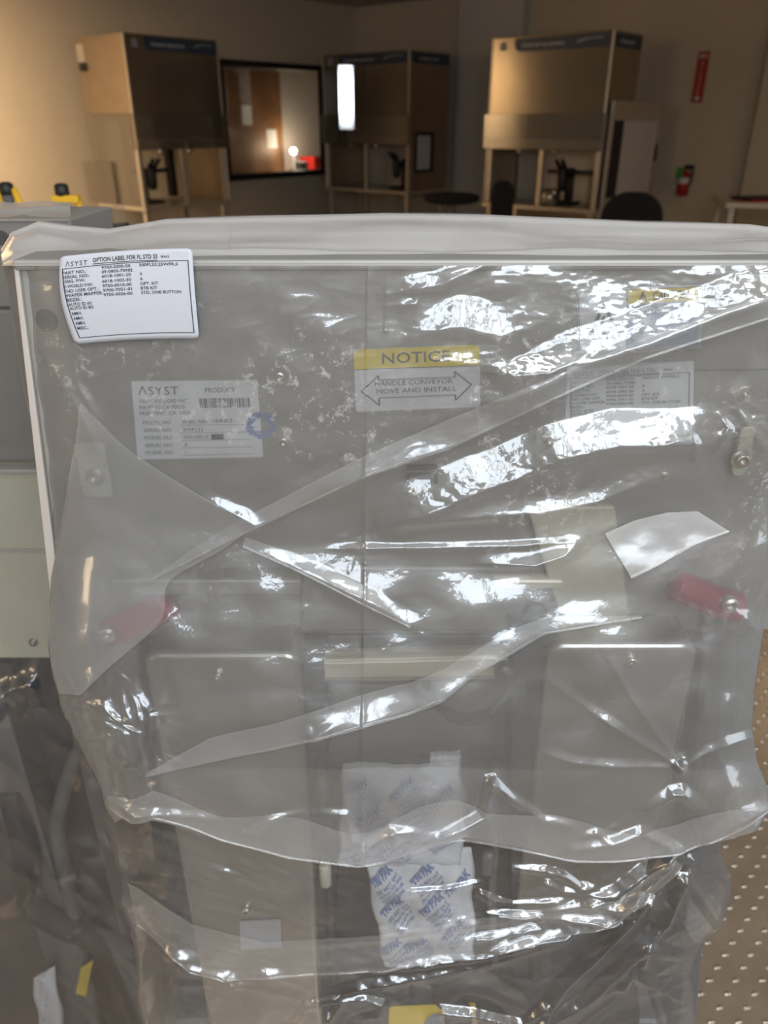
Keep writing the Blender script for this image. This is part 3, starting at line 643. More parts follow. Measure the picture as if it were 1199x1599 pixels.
def option_print(fn, name, m, parent, bold):
    p = Print(fn)
    p.text('\u039bSYST', .045, .125, .052, .165, spacing=1.2)
    p.text('OPTION LABEL FOR FL STD S3', .25, .105, .046, .485, bold=bold * 1.3); p.line((.25, .125), (.735, .125), .007, 8); p.text('BAG', .765, .10, .026, .06, bold=bold, ang=.0)
    fr_ = [(.025, .15), (.965, .135), (.965, .935), (.055, .935), (.025, .15)]
    for i in range(4): p.line(fr_[i], fr_[i + 1], .007, 14)
    cap = text2d('H')[0][:, 1].max()
    for k, (a_, b_, c_) in enumerate(opt):
        v = ROWV[k]; p.text(a_, .025 + .004 * max(0, k - 2), v, .034, WID[k], bold=bold)
        v -= .012 * (1 if k < 7 else 0)
        if b_: p.text(b_, .315, v - .012, .032, .215 if k != 1 else .23, bold=bold)
        if c_: p.text(c_, .595, v - .014, .032, {0: .29, 2: .022, 3: .022, 4: .135, 5: .125, 6: .30}[k], bold=bold)
    return p.build(name, m, parent)
os_ = sticker('option_sticker', q, M['lab2']); option_print(quadfn(q, YP, .0015), 'option_lettering', M['ink2'], os_, .0)
p = Print(quadfn(q, YP, .0015)); p.text('REVISED', .8, -.03 + .1, .03, .12)
# yellow sticker and dark moulded parts at the bottom
q = [(608, 1572), (742, 1566), (750, 1640), (604, 1650)]
hexa('lower_shelf', [(480, 1545), (1000, 1530), (1000, 1700), (480, 1700)], .465, .53, M['dark'], lp_, .004)
ys = sheet('yellow_sticker', quadfn(q, .464, .0), M['labyel'], lp_); p = Print(quadfn(q, .464, .0006))
p.poly([(.54 + .15 * math.cos(t * .3), .46 + .3 * math.sin(t * .3)) for t in range(21)]); p.build('sticker_disc', M['bluegrey'], ys)
p = Print(quadfn(q, .464, .0008)); p.poly([(.78, .2), (.97, .2), (.97, .9), (.78, .9)]); p.build('sticker_pictogram', M['lab'], ys)
for pts, r in (([(690, 1555, .455), (720, 1530, .452), (760, 1535, .452), (800, 1560, .455), (830, 1600, .455), (850, 1660, .455)], .013), ([(520, 1600, .455), (545, 1570, .452), (590, 1560, .452), (640, 1545, .452)], .009), ([(960, 1500, .45), (985, 1470, .445), (1015, 1470, .445), (1020, 1520, .45)], .016)):
    cable('moulded_hose', pts, r)
for x, y, r in ((715, 1585, .014), (770, 1590, .017)):
    c = at(x, y, .455); bm = bmesh.new(); lathe(bm, [(r, -.006), (r, .006), (r * .8, .009), (r * .3, .009), (r * .25, .004), (.0001, .004)], (0, 0, 0), axis='Y', seg=24)
    for v in bm.verts: v.co += c
    mesh('round_knob', bm, M['cable'], lp_, smooth=False)
box('base_frame', at(265, 1600, .5).x, at(1050, 1600, .5).x, .50, .62, 0.0, .66, M['mid'], lp_, .006)

# ------------------------------------------------------------------ desiccant pouch hanging between the housings
pq = [(540, 1192), (716, 1178), (742, 1500), (562, 1512)]
pc = at(640, 1350, .455)
pt = absent('desiccant_pouch', (pc.x, .456, at(640, 1512, .455).z), 'white desiccant pouches printed in blue between the two steel housings', 'desiccant pouch')
def pouch_surface(quads_Y):
    q, Y, bulge, ph = quads_Y
    f0 = quadfn(q, Y)
    def f(u, v):
        p = f0(u, v); e = max(0, min(1, 16 * u * (1 - u) * v * (1 - v))) ** .5
        w = .0022 * math.sin(9 * u + 7 * v + ph) + .0016 * math.sin(21 * v - 8 * u + ph * 2) + .0013 * math.sin(31 * u + 12 * v)
        return p + Vector((.0015 * math.sin(14 * v + ph), -(bulge * e + w * (.4 + .6 * e)), 0))
    return f
k = 0
for q, Y, nm, lab in (([(668, 1174), (716, 1172), (728, 1310), (676, 1315)], .474, 'pouch_body', 0), ([(536, 1192), (718, 1192), (722, 1350), (528, 1352)], .464, 'pouch_body', 0), ([(566, 1330), (738, 1322), (742, 1500), (600, 1512)], .468, 'pouch_body', 0)):
    k += 1; f = pouch_surface((q, Y, .009, k * 1.7)); bm = bmesh.new(); nu, nv = 34, 34
    g = [[bm.verts.new(f(i / nu, j / nv)) for j in range(nv + 1)] for i in range(nu + 1)]
    for i in range(nu):
        for j in range(nv): bm.faces.new((g[i][j], g[i + 1][j], g[i + 1][j + 1], g[i][j + 1]))
    o = mesh(nm, bm, M['pouch'], pt, smooth=True); so = o.modifiers.new('t', 'SOLIDIFY'); so.thickness = .0012; so.offset = 1
    pr = Print(lambda u, v, f=f: f(u, v) - Vector((0, .0016, 0)))
    spots_ = [(.10, .46), (.48, .44), (.26, .78), (.66, .70), (.0, .84), (.56, .98), (.02, .22), (.40, .22), (.72, .30)] if k > 1 else [(.25, .3), (.25, .8)]
    for u0, v0 in spots_:
        ang = .62
        for r_, (t_, hh_, ww_) in enumerate((('DESICCANT', .026, .18), ('TRI PAK', .062, .26), ('DO NOT EAT', .026, .26), ('ACTIVATED BAG', .024, .26), ('DISCARD AFTER USE', .022, .24), ('ACTIVATED BAG', .022, .22))):
            ww2 = ww_ * (1 if k > 1 else 2.2); du = .035 * r_ + (.02 if r_ > 1 else 0); dv = .030 * r_ + (.015 if r_ > 1 else 0)
            uu, vv_ = u0 + du * .7, v0 + dv
            if uu + ww2 * .85 < .98 and vv_ < .98 and vv_ - ww2 * .6 > .01: pr.text(t_, uu, vv_, hh_, ww2, bold=.03 if r_ == 1 else .01, ang=ang)
    if pr.v: pr.build('blue_print', M['inkb'], o)

# ------------------------------------------------------------------ the second wrapped load port, behind to the left
Y2 = .76
l2 = absent('load_port', (at(40, 350, Y2).x - .2, Y2 + .1, 0), 'grey metal load port in its own bag, cut by the left edge of the photo', 'load port')
xa, xb = -.86, at(109, 345, Y2).x
z_a = at(50, 342, Y2).z; z_b = at(30, 480, Y2).z; z_c = at(30, 718, Y2).z; z_d = at(30, 1012, Y2).z
box('top_panel', xa, xb, Y2, Y2 + .12, z_b, z_a, M['panel'], l2); box('middle_panel', xa, xb + .05, Y2 - .004, Y2 + .12, z_c, z_b - .002, M['grey2'], l2)
box('lower_panel', xa, xb + .07, Y2 - .02, Y2 + .12, z_d, z_c - .002, M['panelhi'], l2); box('panel_ledge', xa, xb + .07, Y2 - .026, Y2 - .01, z_c - .006, z_c, M['panelside'], l2)
zz = at(30, 860, Y2 - .02).z; box('panel_ledge', xa, xb + .07, Y2 - .024, Y2 - .018, zz, zz + .003, M['panelside'], l2)
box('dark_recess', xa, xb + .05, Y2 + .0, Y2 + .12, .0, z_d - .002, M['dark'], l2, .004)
screw(52, 1003, .004, Y2 - .021, parent=l2)
screw(4, 372, .007, Y2, 'hole', 'plug', sock=False, parent=l2)
for x0, w_ in ((-.50, .05), (-.38, .03)):
    box('chassis_post', x0, x0 + w_, Y2 - .05, Y2, .0, z_d - .02, M['mid'], l2)
bm = bmesh.new(); tube(bm, cr([at(20, 1230, .72), at(40, 1330, .70), at(60, 1420, .70), (-.36, .70, .45), (-.37, .72, .2)], 8), .018, seg=12); mesh('cable', bm, M['cable'], l2, smooth=True)
bm = bmesh.new(); tube(bm, cr([at(170, 1080, .74), at(120, 1180, .72), at(90, 1290, .71), at(110, 1400, .71), at(150, 1600, .70)], 8), .010, seg=12); mesh('cable', bm, M['mid'], l2, smooth=True)
bm = bmesh.new(); P = [at(x, y, .69) for x, y in ((126, 1512), (145, 1500), (134, 1556), (118, 1552))]; prism(bm, P, (0, .002, 0)); mesh('yellow_sticker', bm, M['labyel'], l2)
q = [(52, 1526), (84, 1508), (112, 1660), (70, 1668)]; f = pouch_surface((q, .69, .008, 2.)); bm = bmesh.new()
g = [[bm.verts.new(f(i / 14, j / 24)) for j in range(25)] for i in range(15)]
for i in range(14):
    for j in range(24): bm.faces.new((g[i][j], g[i + 1][j], g[i + 1][j + 1], g[i][j + 1]))
o = mesh('desiccant_pouch', bm, M['pouch'], None, smooth=True); so = o.modifiers.new('t', 'SOLIDIFY'); so.thickness = .0015
tag(o, 'narrow white desiccant pouch low inside the left neighbouring bag', 'desiccant pouch')
pr = Print(lambda u, v: f(u, v) - Vector((0, .0016, 0)))
for v0 in (.25, .5, .75): pr.text('TRI PAK', .15, v0, .03, .6, ang=.5, bold=.02); pr.text('DO NOT EAT', .2, v0 + .07, .02, .6, ang=.5)
pr.build('blue_print', M['inkb'], o)
# stands with yellow brackets and black knobs behind it
for (x, y, Y, lab) in ((12, 304, 1.7, 'grey post with yellow bracket and black knob at the far left edge'), (98, 306, 1.7, 'yellow bracket with low black knob above the corner of the left bag')):
    c = at(x, y, Y); t = empty('support_stand', (c.x, c.y, 0), lab, 'stand', None)
    r = .011; tall = x < 50
    bm = bmesh.new(); lathe(bm, [(.045, 0), (.045, .01), (.012, .02), (r, .05), (r, c.z)], (0, 0, 0)); mesh('post', bm, M['mid'], t, smooth=True)
    bm = bmesh.new(); lathe(bm, [(.012, c.z), (.014, c.z + .004), (.014, c.z + .02), (.008, c.z + .024)], (0, 0, 0)); mesh('knob', bm, M['black'], t, smooth=True)
    if tall:
        for s in (-1, 1):
            bm = bmesh.new(); tube(bm, [(s * .014, 0, c.z + .012), (s * .026, 0, c.z - .03), (s * .03, 0, c.z - .10)], .007); mesh('yellow_arm', bm, M['yellow'], t, smooth=True)
    else:
        bm = bmesh.new(); bx(bm, -.022, .034, -.012, .012, c.z - .014, c.z + .002); bmesh.ops.recalc_face_normals(bm, faces=bm.faces); mesh('yellow_bracket', bm, M['yellow'], t, bevel=.004)
        bm = bmesh.new(); tube(bm, [(.03, 0, c.z - .01), (.032, 0, c.z - .12)], .006); mesh('yellow_arm', bm, M['yellow'], t, smooth=True)
c = at(129, 336, 2.2); t = empty('floor_stand', (c.x, c.y, 0), 'small black knob on a thin stand beside the left bench', 'stand')
bm = bmesh.new(); lathe(bm, [(.1, 0), (.1, .01), (.012, .02), (.01, c.z - .01)], (0, 0, 0)); mesh('post', bm, M['black'], t, smooth=True)
bm = bmesh.new(); lathe(bm, [(.01, c.z - .012), (.014, c.z - .008), (.014, c.z + .008), (.008, c.z + .012)], (0, 0, 0)); mesh('knob', bm, M['black'], t, smooth=True)
bm = bmesh.new(); tube(bm, [(-.06, 0, c.z - .03), (.06, 0, c.z - .03), (.12, 0, c.z - .025)], .007); mesh('crossbar', bm, M['blackfab'], t, smooth=True)
# ------------------------------------------------------------------ plastic bags
def ip(x, xs, ys): return np.interp(x, xs, ys)
def gnoise(x, y, seed=0):                            # gradient noise
    r = np.random.RandomState(seed); g = r.rand(256, 256) * 2 * np.pi
    xi, yi = np.floor(x).astype(int), np.floor(y).astype(int); fx, fy = x - xi, y - yi
    def d(ix, iy, dx, dy): a = g[ix % 256, iy % 256]; return np.cos(a) * dx + np.sin(a) * dy
    sx, sy = fx * fx * fx * (fx * (fx * 6 - 15) + 10), fy * fy * fy * (fy * (fy * 6 - 15) + 10)
    n0 = d(xi, yi, fx, fy) * (1 - sx) + d(xi + 1, yi, fx - 1, fy) * sx
    n1 = d(xi, yi + 1, fx, fy - 1) * (1 - sx) + d(xi + 1, yi + 1, fx - 1, fy - 1) * sx
    return (n0 * (1 - sy) + n1 * sy) * 1.5
def rot(x, y, deg): a = math.radians(deg); return x * math.cos(a) + y * math.sin(a), -x * math.sin(a) + y * math.cos(a)
def ridged(x, y, sx, sy, deg, seed, warp=.6):        # network of creases, longer along deg
    u, v = rot(x, y, deg); u, v = u / sx, v / sy
    w = gnoise(u * .7 + 9, v * .7, seed + 50) * warp
    return 1 - np.abs(gnoise(u + w, v + w * .7, seed)) * 2
def facets(x, y, s, seed, k=2):                       # crumpled facets: max of random local planes around jittered sites
    r = np.random.RandomState(seed); X, Y = x / s, y / s; xi, yi = np.floor(X).astype(int), np.floor(Y).astype(int)
    jx, jy = r.rand(128, 128), r.rand(128, 128); gx, gy = r.randn(128, 128), r.randn(128, 128)
    best = np.full(x.shape, -9.)
    for i in (-1, 0, 1):
        for j in (-1, 0, 1):
            a, b = (xi + i) % 128, (yi + j) % 128; dx = X - (xi + i + jx[a, b]); dy = Y - (yi + j + jy[a, b])
            best = np.maximum(best, .30 * (gx[a, b] * dx + gy[a, b] * dy) - .55 * (dx * dx + dy * dy))
    return best
def fold(h, px, py, pts, A, wu, wd, p=1.2):           # add a crease: crest line pts, height A (mm), flank widths in px above/below
    pts = np.array(pts, float); A = np.interp(np.linspace(0, 1, len(pts)), np.linspace(0, 1, len(A)), A) if len(A) != len(pts) else np.array(A, float)
    WU = np.interp(np.linspace(0, 1, len(pts)), np.linspace(0, 1, len(wu)), wu) if isinstance(wu, list) else np.full(len(pts), float(wu))
    m = 1.2 * max(WU.max(), wd * 3)
    sel = (px > pts[:, 0].min() - m) & (px < pts[:, 0].max() + m) & (py > pts[:, 1].min() - m) & (py < pts[:, 1].max() + m)
    if not sel.any(): return
    x, y = px[sel], py[sel]; bd = np.full(x.shape, 1e9); bq = np.zeros(x.shape); ba = np.zeros(x.shape); bw = np.full(x.shape, 10.)
    for i in range(len(pts) - 1):
        a, b = pts[i], pts[i + 1]; d = b - a; L = np.hypot(*d) + 1e-6; t = ((x - a[0]) * d[0] + (y - a[1]) * d[1]) / L ** 2
        tc = np.clip(t, 0, 1); dx, dy = x - a[0] - tc * d[0], y - a[1] - tc * d[1]; ds = np.hypot(dx, dy)
        sg = np.sign(-(d[0] * (y - a[1]) - d[1] * (x - a[0])) / L); sg = np.where(d[0] < 0, -sg, sg)
        c = ds < bd; bd = np.where(c, ds, bd); bq = np.where(c, sg, bq); ba = np.where(c, A[i] + (A[i + 1] - A[i]) * tc, ba); bw = np.where(c, WU[i] + (WU[i + 1] - WU[i]) * tc, bw)
    up = np.maximum(0, 1 - bd / bw) ** p; dn = np.exp(-bd / wd)
    soft = 1 - np.exp(-(bd / 2.2) ** 2) * .06
    h[sel] += ba * np.where(bq > 0, up, dn) * soft
OUT = Vector((0, -.93, .37))                          # the way folds stand off the sheet
# outer bag: silhouette and fall of its front sheet
Ly, Lx = [415, 440, 520, 600, 720, 870, 900, 940, 1010, 1060, 1120, 1180, 1230, 1262, 1290, 1350], [3, 10, 22, 36, 62, 86, 79, 75, 76, 84, 102, 130, 158, 166, 180, 215]
Ry, Rx = [415, 520, 700, 850, 950, 1000, 1080, 1140, 1190, 1230, 1262, 1300, 1350], [1296, 1292, 1275, 1236, 1196, 1190, 1176, 1174, 1184, 1200, 1204, 1176, 1140]
hx, hy = [120, 165, 190, 213, 240, 300, 350, 400, 450, 520, 562, 600, 612, 660, 715, 760, 830, 892, 950, 1000, 1060, 1110, 1160, 1205, 1260], [1230, 1250, 1270, 1285, 1272, 1290, 1310, 1324, 1336, 1345, 1350, 1346, 1341, 1325, 1306, 1316, 1332, 1343, 1341, 1336, 1332, 1312, 1286, 1256, 1250]
Yy = np.linspace(300, 1500, 601); Yv = ip(Yy, [300, 415, 600, 830, 1340, 1500], [.494, .4935, .490, .484, .405, .385])
Yv = np.convolve(np.pad(Yv, 45, 'edge'), np.hanning(91) / np.hanning(91).sum(), 'valid')
def relief(px, py):
    h = np.zeros(px.shape)
    # broad wrinkle of the whole sheet
    low = np.clip((py - 700) / 500, 0, 1)
    h += (.9 + 1.8 * low + 1.6 * np.clip((px - 480) / 250, 0, 1)) * gnoise(px / 150, py / 105, 3) + .75 * gnoise(px / 60, py / 48, 4)
    # upper right: sheet blown forward by folds running up to the right
    calm = np.exp(-(((px - 210) / 170) ** 2 + ((py - 465) / 110) ** 2) ** 2)
    right = np.clip((px - 480) / 250, 0, 1)
    f = lambda pts, A, wu, wd, p=1.2: fold(h, px, py, pts, A, wu, wd, p)
    f([(585, 462), (640, 455), (690, 448), (735, 425), (790, 398), (860, 392), (940, 400), (965, 402), (1060, 384), (1200, 364), (1290, 350)], [0, 2, 3.4, 3.8, 3.6, 3, 3.2, 3.2, 3.6, 3.8, 3], 27, 6)
    f([(600, 545), (660, 520), (720, 515), (780, 528), (830, 515), (870, 490)], [0, 3, 4.6, 4.6, 3, 0], 56, 30, 1.0)
    f([(590, 480), (650, 475), (668, 440)], [0, 2, .5], 16, 7)
    f([(640, 560), (700, 568), (760, 572), (800, 590), (850, 585), (905, 562)], [0, 2, 3, 5, 5, 2], 34, 14)
    f([(745, 632), (790, 628), (850, 606), (905, 575), (1000, 545), (1100, 505), (1200, 470), (1290, 440)], [2, 6.5, 9, 9.2, 9, 9, 9, 9], [40, 52, 62, 64, 60, 58, 58, 58], 20, 1.0)
    f([(240, 905), (330, 858), (402, 822), (480, 782), (560, 747), (700, 700), (860, 624), (1000, 562), (1100, 530), (1200, 497), (1290, 470)], [.6, 1.5, 2.6, 3, 3, 3, 3, 3, 3, 3, 3], 40, 8)
    f([(604, 822), (660, 806), (720, 782), (800, 752), (870, 722), (960, 700), (1060, 700), (1120, 690)], [1.5, 4.5, 6.5, 8.5, 10, 10, 8, 2], 62, 13, 1.0)
    f([(606, 824), (700, 813), (780, 806), (840, 803), (930, 786), (985, 764), (1050, 740)], [1, 3.6, 4.2, 4.6, 5, 4, 1], 27, 11)
    f([(500, 858), (560, 857), (700, 855), (810, 853), (900, 845)], [0, 1.6, 1.9, 2.2, .5], 10, 5)
    f([(735, 880), (790, 882), (835, 884), (880, 868), (906, 846)], [0, 3, 4.2, 4, .5], 24, 6)
    f([(380, 850), (450, 880), (520, 912), (580, 940), (640, 976)], [0, .8, 3.4, 4.2, 1], 20, 12)
    f([(300, 770), (340, 790), (372, 806), (402, 822)], [0, 2.4, 2.6, 1], 18, 8)
    f([(118, 700), (112, 760), (104, 820), (88, 880)], [0, 1.8, 2, 1], 12, 8)
    f([(60, 540), (105, 610), (140, 670), (160, 720)], [0, 2, 2, 0], 16, 8); f([(95, 560), (135, 625), (165, 690)], [0, 1.6, 0], 12, 7)
    f([(130, 1080), (175, 1040), (215, 1005), (262, 966)], [1, 2.4, 2.4, 1], 24, 6)
    f([(225, 1208), (330, 1188), (430, 1166), (560, 1133), (680, 1098), (745, 1048), (850, 985), (880, 980), (1000, 962)], [.6, 1.2, 1.8, 1.6, 1, .8, .7, .6, .3], 34, 5)
    f([(470, 1135), (490, 1150), (530, 1128)], [0, 2.5, .5], 14, 6)
    f([(925, 985), (985, 1090), (1060, 1196)], [0, 1, 2], 14, 9); f([(1060, 1198), (1110, 1120), (1172, 1060)], [2, 1.4, .4], 16, 9); f([(850, 1060), (950, 1130), (1060, 1196)], [.2, 1, 2], 14, 9)
    f([(1062, 1200), (1110, 1175), (1172, 1150)], [1.5, 2.2, 3], 14, 8); f([(1162, 965), (1180, 985), (1150, 1120)], [2.5, 2, .5], 14, 8)
    f([(1020, 700), (1050, 690), (1075, 690), (1085, 720)], [0, 3, 3.4, 1], 16, 7); f([(1120, 640), (1135, 670), (1120, 700)], [0, 3, 1], 12, 6); f([(1180, 560), (1150, 640), (1190, 700)], [1, 2, 1], 14, 8)
    f([(830, 1175), (900, 1192), (960, 1196), (1058, 1198)], [0, .8, 1, 2], 14, 8)
    g_ = lambda pts, A, wu, wd: fold(h, px, py, pts, [a * 1.25 for a in A], wu * .75, wd * .8, 1.05)
    # peaks above the hem
    g_([(640, 1318), (690, 1306), (722, 1292), (757, 1275), (770, 1224)], [1, 3, 4, 4, 3.5], 20, 9); g_([(770, 1222), (800, 1250), (850, 1284), (890, 1290)], [3.5, 3, 2, 1], 14, 8)
    g_([(562, 1340), (580, 1318), (612, 1298), (670, 1300)], [2, 3.4, 4, .5], 16, 7); g_([(612, 1298), (622, 1330)], [2.5, .5], 9, 6)
    g_([(470, 1270), (540, 1275), (552, 1312)], [0, 1.5, 2.4], 14, 8); g_([(385, 1300), (420, 1280), (470, 1270)], [2.2, 1.8, .6], 12, 7)
    g_([(170, 1240), (215, 1272), (245, 1270), (330, 1278)], [2, 4, 2, 1], 16, 8)
    g_([(1020, 1262), (1050, 1240), (1062, 1238), (1088, 1260)], [2, 4, 5, 2], 24, 9); g_([(890, 1330), (960, 1315), (1000, 1300), (1060, 1330)], [1, 3, 3, 1], 18, 8); g_([(900, 1310), (930, 1300), (960, 1320)], [0, 2, 0], 12, 7)
    g_([(1110, 1312), (1150, 1280), (1200, 1258)], [2, 3, 3], 22, 8)
    # crinkle inside the blown bands and towards the hem
    band = np.exp(-((py - (620 - (px - 750) * .36) + 40) / 60) ** 2) * right + .9 * np.exp(-((py - (790 - (px - 650) * .23)) / 42) ** 2) * np.clip((px - 600) / 150, 0, 1) + .8 * np.exp(-((py - (450 - (px - 700) * .12)) / 34) ** 2) * right
    edge = np.clip((py - 1200) / 120, 0, 1) * .7 + np.clip((190 - px) / 120, 0, 1) * np.clip((py - 900) / 150, 0, 1) * 1.0 + np.clip((px - 1080) / 90, 0, 1) * .8
    cr_ = np.clip(.10 + band * .9 + edge * .5, 0, 1.2) * (1 - .85 * calm)
    h += cr_ * (2.6 * facets(px, py, 52, 5) + 1.1 * facets(px, py, 22, 6)) * .55
    h += (.10 + .9 * band) * (1 - .8 * calm) * (.20 * gnoise(px / 15, py / 9, 8) + .09 * gnoise(px / 7, py / 5, 9))
    # fine hairline creases
    lf = np.clip(1 - np.abs(px - 380) / 420, 0, 1) * np.clip((820 - py) / 200, 0, 1)
    h += (.10 + .22 * lf + .25 * band) * (1 - .7 * calm) * np.clip(ridged(px, py, 90, 34, -20, 21), .55, 1)
    gl_ = np.clip((300 - px) / 160, 0, 1) * np.clip((py - 1040) / 60, 0, 1) * np.clip((1300 - py) / 80, 0, 1)
    h += gl_ * (2.0 * ridged(px, py, 34, 26, 50, 33, 1.0) + 1.2 * facets(px, py, 24, 34))
    # the two straight gusset creases
    for xc, a_, y1 in ((570, 1.0, 1345), (598, .7, 520)): h += a_ * np.exp(-np.abs(px - xc + (py - 900) * .012) / 2.4) * (py < y1)
    h *= (1 - .75 * calm)
    return h * np.clip((py - 405) / 25, .25, 1)
def outer(px, py, off=0., extra=0.):
    """points of the outer bag's front sheet for photo-plane coordinates"""
    px = np.asarray(px, float); py = np.asarray(py, float)
    Y = ip(py, Yy, Yv); L, R = ip(py, Ly, Lx), ip(py, Ry, Rx); s = (px - L) / (R - L) * 2 - 1
    Y = Y + .020 * np.clip(np.abs(s) - .86, 0, 1) ** 2 / .0196
    rx, ry = (px - W / 2) / F, (H / 2 - py) / F; dy = cp + sp * ry; dz = -sp + cp * ry; k = Y / dy
    h = (relief(px, py) * (1.) + extra) * .001 + off
    return np.stack([rx * k, Y + h * OUT.y, CAMZ + dz * k + h * OUT.z], -1)
def grid_mesh(name, P, m, parent=None, smooth=True):
    nr, nc = P.shape[:2]; v = P.reshape(-1, 3); i = np.arange(nr * nc).reshape(nr, nc)
    f = np.stack([i[:-1, :-1], i[1:, :-1], i[1:, 1:], i[:-1, 1:]], -1).reshape(-1, 4)
    me = bpy.data.meshes.new(name); me.vertices.add(len(v)); me.vertices.foreach_set('co', v.ravel().astype(np.float32))
    me.loops.add(f.size); me.loops.foreach_set('vertex_index', f.ravel().astype(np.int32))
    me.polygons.add(len(f)); me.polygons.foreach_set('loop_start', (np.arange(len(f)) * 4).astype(np.int32)); me.update(calc_edges=True)
    return link(name, me, m, parent, smooth=smooth)
M['film'] = film('clear_film', blur=.5, haze=.13, tint=(.97, .97, .97), gloss=.12, rough=.055, scuff=.55, hazecol=(.80, .79, .77), fine=.3, fscale=160, edge=.3)
M['film2'] = film('folded_film', haze=.16, tint=(.97, .97, .97), gloss=.07, rough=.08, hazecol=(.80, .80, .79), fine=.3, fscale=140, edge=.3)
M['film3'] = film('thin_film', haze=.08, tint=(.97, .97, .97), gloss=.12, rough=.05, hazecol=(.80, .80, .79), fine=.3, fscale=140, edge=.4)
M['film4'] = film('neighbour_film', haze=.035, tint=(.94, .94, .94), gloss=.12, rough=.06, hazecol=(.72, .72, .72), fine=.3, fscale=90, edge=.2)
M['filmt'] = film('lit_gusset_film', haze=.50, tint=(.97, .97, .97), gloss=.12, rough=.06, hazecol=(.97, .95, .93), fine=.2, fscale=90, edge=.2)  # paler, milkier film: overhead light on the bag tops put into its colour
M['tape'] = film('frosted_tape', haze=.5, tint=(.97, .97, .97), gloss=.08, rough=.2, hazecol=(.78, .78, .78), fine=.5, fscale=120, edge=.2)
ob = absent('plastic_bag', (at(640, 412, YP).x, .46, at(640, 1345, .40).z), 'large clear plastic bag over the load port, with a printed white label', 'plastic bag')
NC, NR = 500, 470
# front sheet
s = np.linspace(0, 1, NC); v = np.linspace(0, 1, NR)
S_, V_g = np.meshgrid(s, v)
py0 = 415 + V_g * (1345 - 415)
L, R = ip(py0, Ly, Lx), ip(py0, Ry, Rx); px0 = L + S_ * (R - L)
hem = ip(px0, hx, hy); py0 = 415 + V_g * (hem - 415)
L, R = ip(py0, Ly, Lx), ip(py0, Ry, Rx); px0 = L + S_ * (R - L)
front = outer(px0, py0)
# sides wrap round to the back
def side(col, sgn, n=14):
    out = []
    for k in range(1, n + 1):
        t = k / n; p = col.copy(); p[:, 1] += .17 * t ** 1.3; p[:, 0] -= sgn * .012 * math.sin(t * 3) ; zz = np.arange(len(col))
        p[:, 0] += sgn * .003 * np.sin(zz * .11 + 3 * t) * t; out.append(p)
    return np.stack(out, 1)
lft = side(front[:, 0], -1)[:, ::-1]; rgt = side(front[:, -1], 1)
grid_mesh('front_sheet', np.concatenate([lft, front, rgt], 1), M['film'], ob)
# top: from the front edge up and back to the welded edge, then down behind
txx, tyy = [-60, 3, 20, 60, 110, 170, 260, 400, 600, 750, 900, 1000, 1100, 1170, 1230, 1310], [392, 392, 362, 345, 352, 357, 342, 337, 333, 335, 341, 346, 348, 350, 358, 372]
xs = np.linspace(0, 1, NC); nt = 44
pxf = px0[0]; rows = []
for k in range(nt + 1):
    t = k / nt; yb = ip(pxf, txx, tyy); yy = 415 + (yb - 415) * t
    Yk = .4935 + .10 * t ** 1.0
    xk = pxf + (300 - pxf) * .0 * t
    rx, ry = (xk - W / 2) / F, (H / 2 - yy) / F; dy = cp + sp * ry; dz = -sp + cp * ry; kk = Yk / dy
    tv = np.full_like(xk, float(t))
    hh = .0050 * np.sin(math.pi * t) * (.9 * gnoise(xk / 330 + 3, tv * 2.2, 12) + .16 * ridged(xk, tv * 300 + xk * .12, 420, 110, 0, 13, .5) + .5 * facets(xk, tv * 200, 90, 14))
    hh += .0015 * np.exp(-((t - .28) / .035) ** 2) * ip(xk, [0, 400, 1000], [0, 1, 1]) + .0016 * np.exp(-((t - .93) / .03) ** 2)
    p = np.stack([rx * kk, np.full_like(kk, 0) + Yk + hh * -.5, CAMZ + dz * kk + hh], -1); rows.append(p)
top = np.stack(rows, 0)
lt0 = top[:, :1] + (np.array([[-.0, .0, -.0]])); top_m = grid_mesh('top_gusset', top[::-1], M['filmt'], ob)
bk = np.stack([top[-1] + np.array([0, .004 + .03 * t, -.55 * t]) for t in np.linspace(0, 1, 20)], 0); bk[..., 1] += .004 * np.sin(bk[..., 0] * 40)
grid_mesh('back_sheet', bk, M['film3'], ob)
# top gusset: folded strip lying along the upper edge
def strip(name, top_pts, bot_pts, m, parent, off=.002, n=260, r=16, surf=outer, wob=.0):
    tx_, ty_ = zip(*top_pts); bx_, by_ = zip(*bot_pts)
    tt = np.linspace(0, 1, n); a = lambda q, t: np.interp(t, np.linspace(0, 1, len(q)), q)
    X0, Y0, X1, Y1 = a(tx_, tt), a(ty_, tt), a(bx_, tt), a(by_, tt); w = np.linspace(0, 1, r)[:, None]
    PX, PY = X0 + (X1 - X0) * w, Y0 + (Y1 - Y0) * w
    ex = wob * gnoise(PX / 40, PY / 30, 77)
    P = surf(PX, PY, off, ex); last = P[-1]; rb = .0007; bead = []      # the fold's rounded edge
    for k in range(1, 7):
        t = math.pi * k / 6; bead.append(last + np.array([0, -rb * math.sin(t), -rb * (1 - math.cos(t))]))
    return grid_mesh(name, np.concatenate([P, np.stack(bead, 0)], 0), m, parent)
strip('folded_layer', [(238, 902), (330, 838), (405, 796), (560, 716), (700, 655), (860, 590), (1000, 530), (1200, 462), (1288, 430)], [(238, 904), (330, 857), (402, 821), (560, 746), (700, 699), (860, 623), (1000, 561), (1200, 496), (1288, 469)], M['film2'], ob)
strip('folded_layer', [(231, 1204), (330, 1150), (430, 1128), (560, 1085), (650, 1062), (700, 1040), (790, 985), (850, 962), (1000, 960)], [(230, 1208), (330, 1186), (430, 1166), (560, 1133), (640, 1112), (690, 1092), (745, 1048), (850, 986), (1000, 962)], M['film2'], ob)
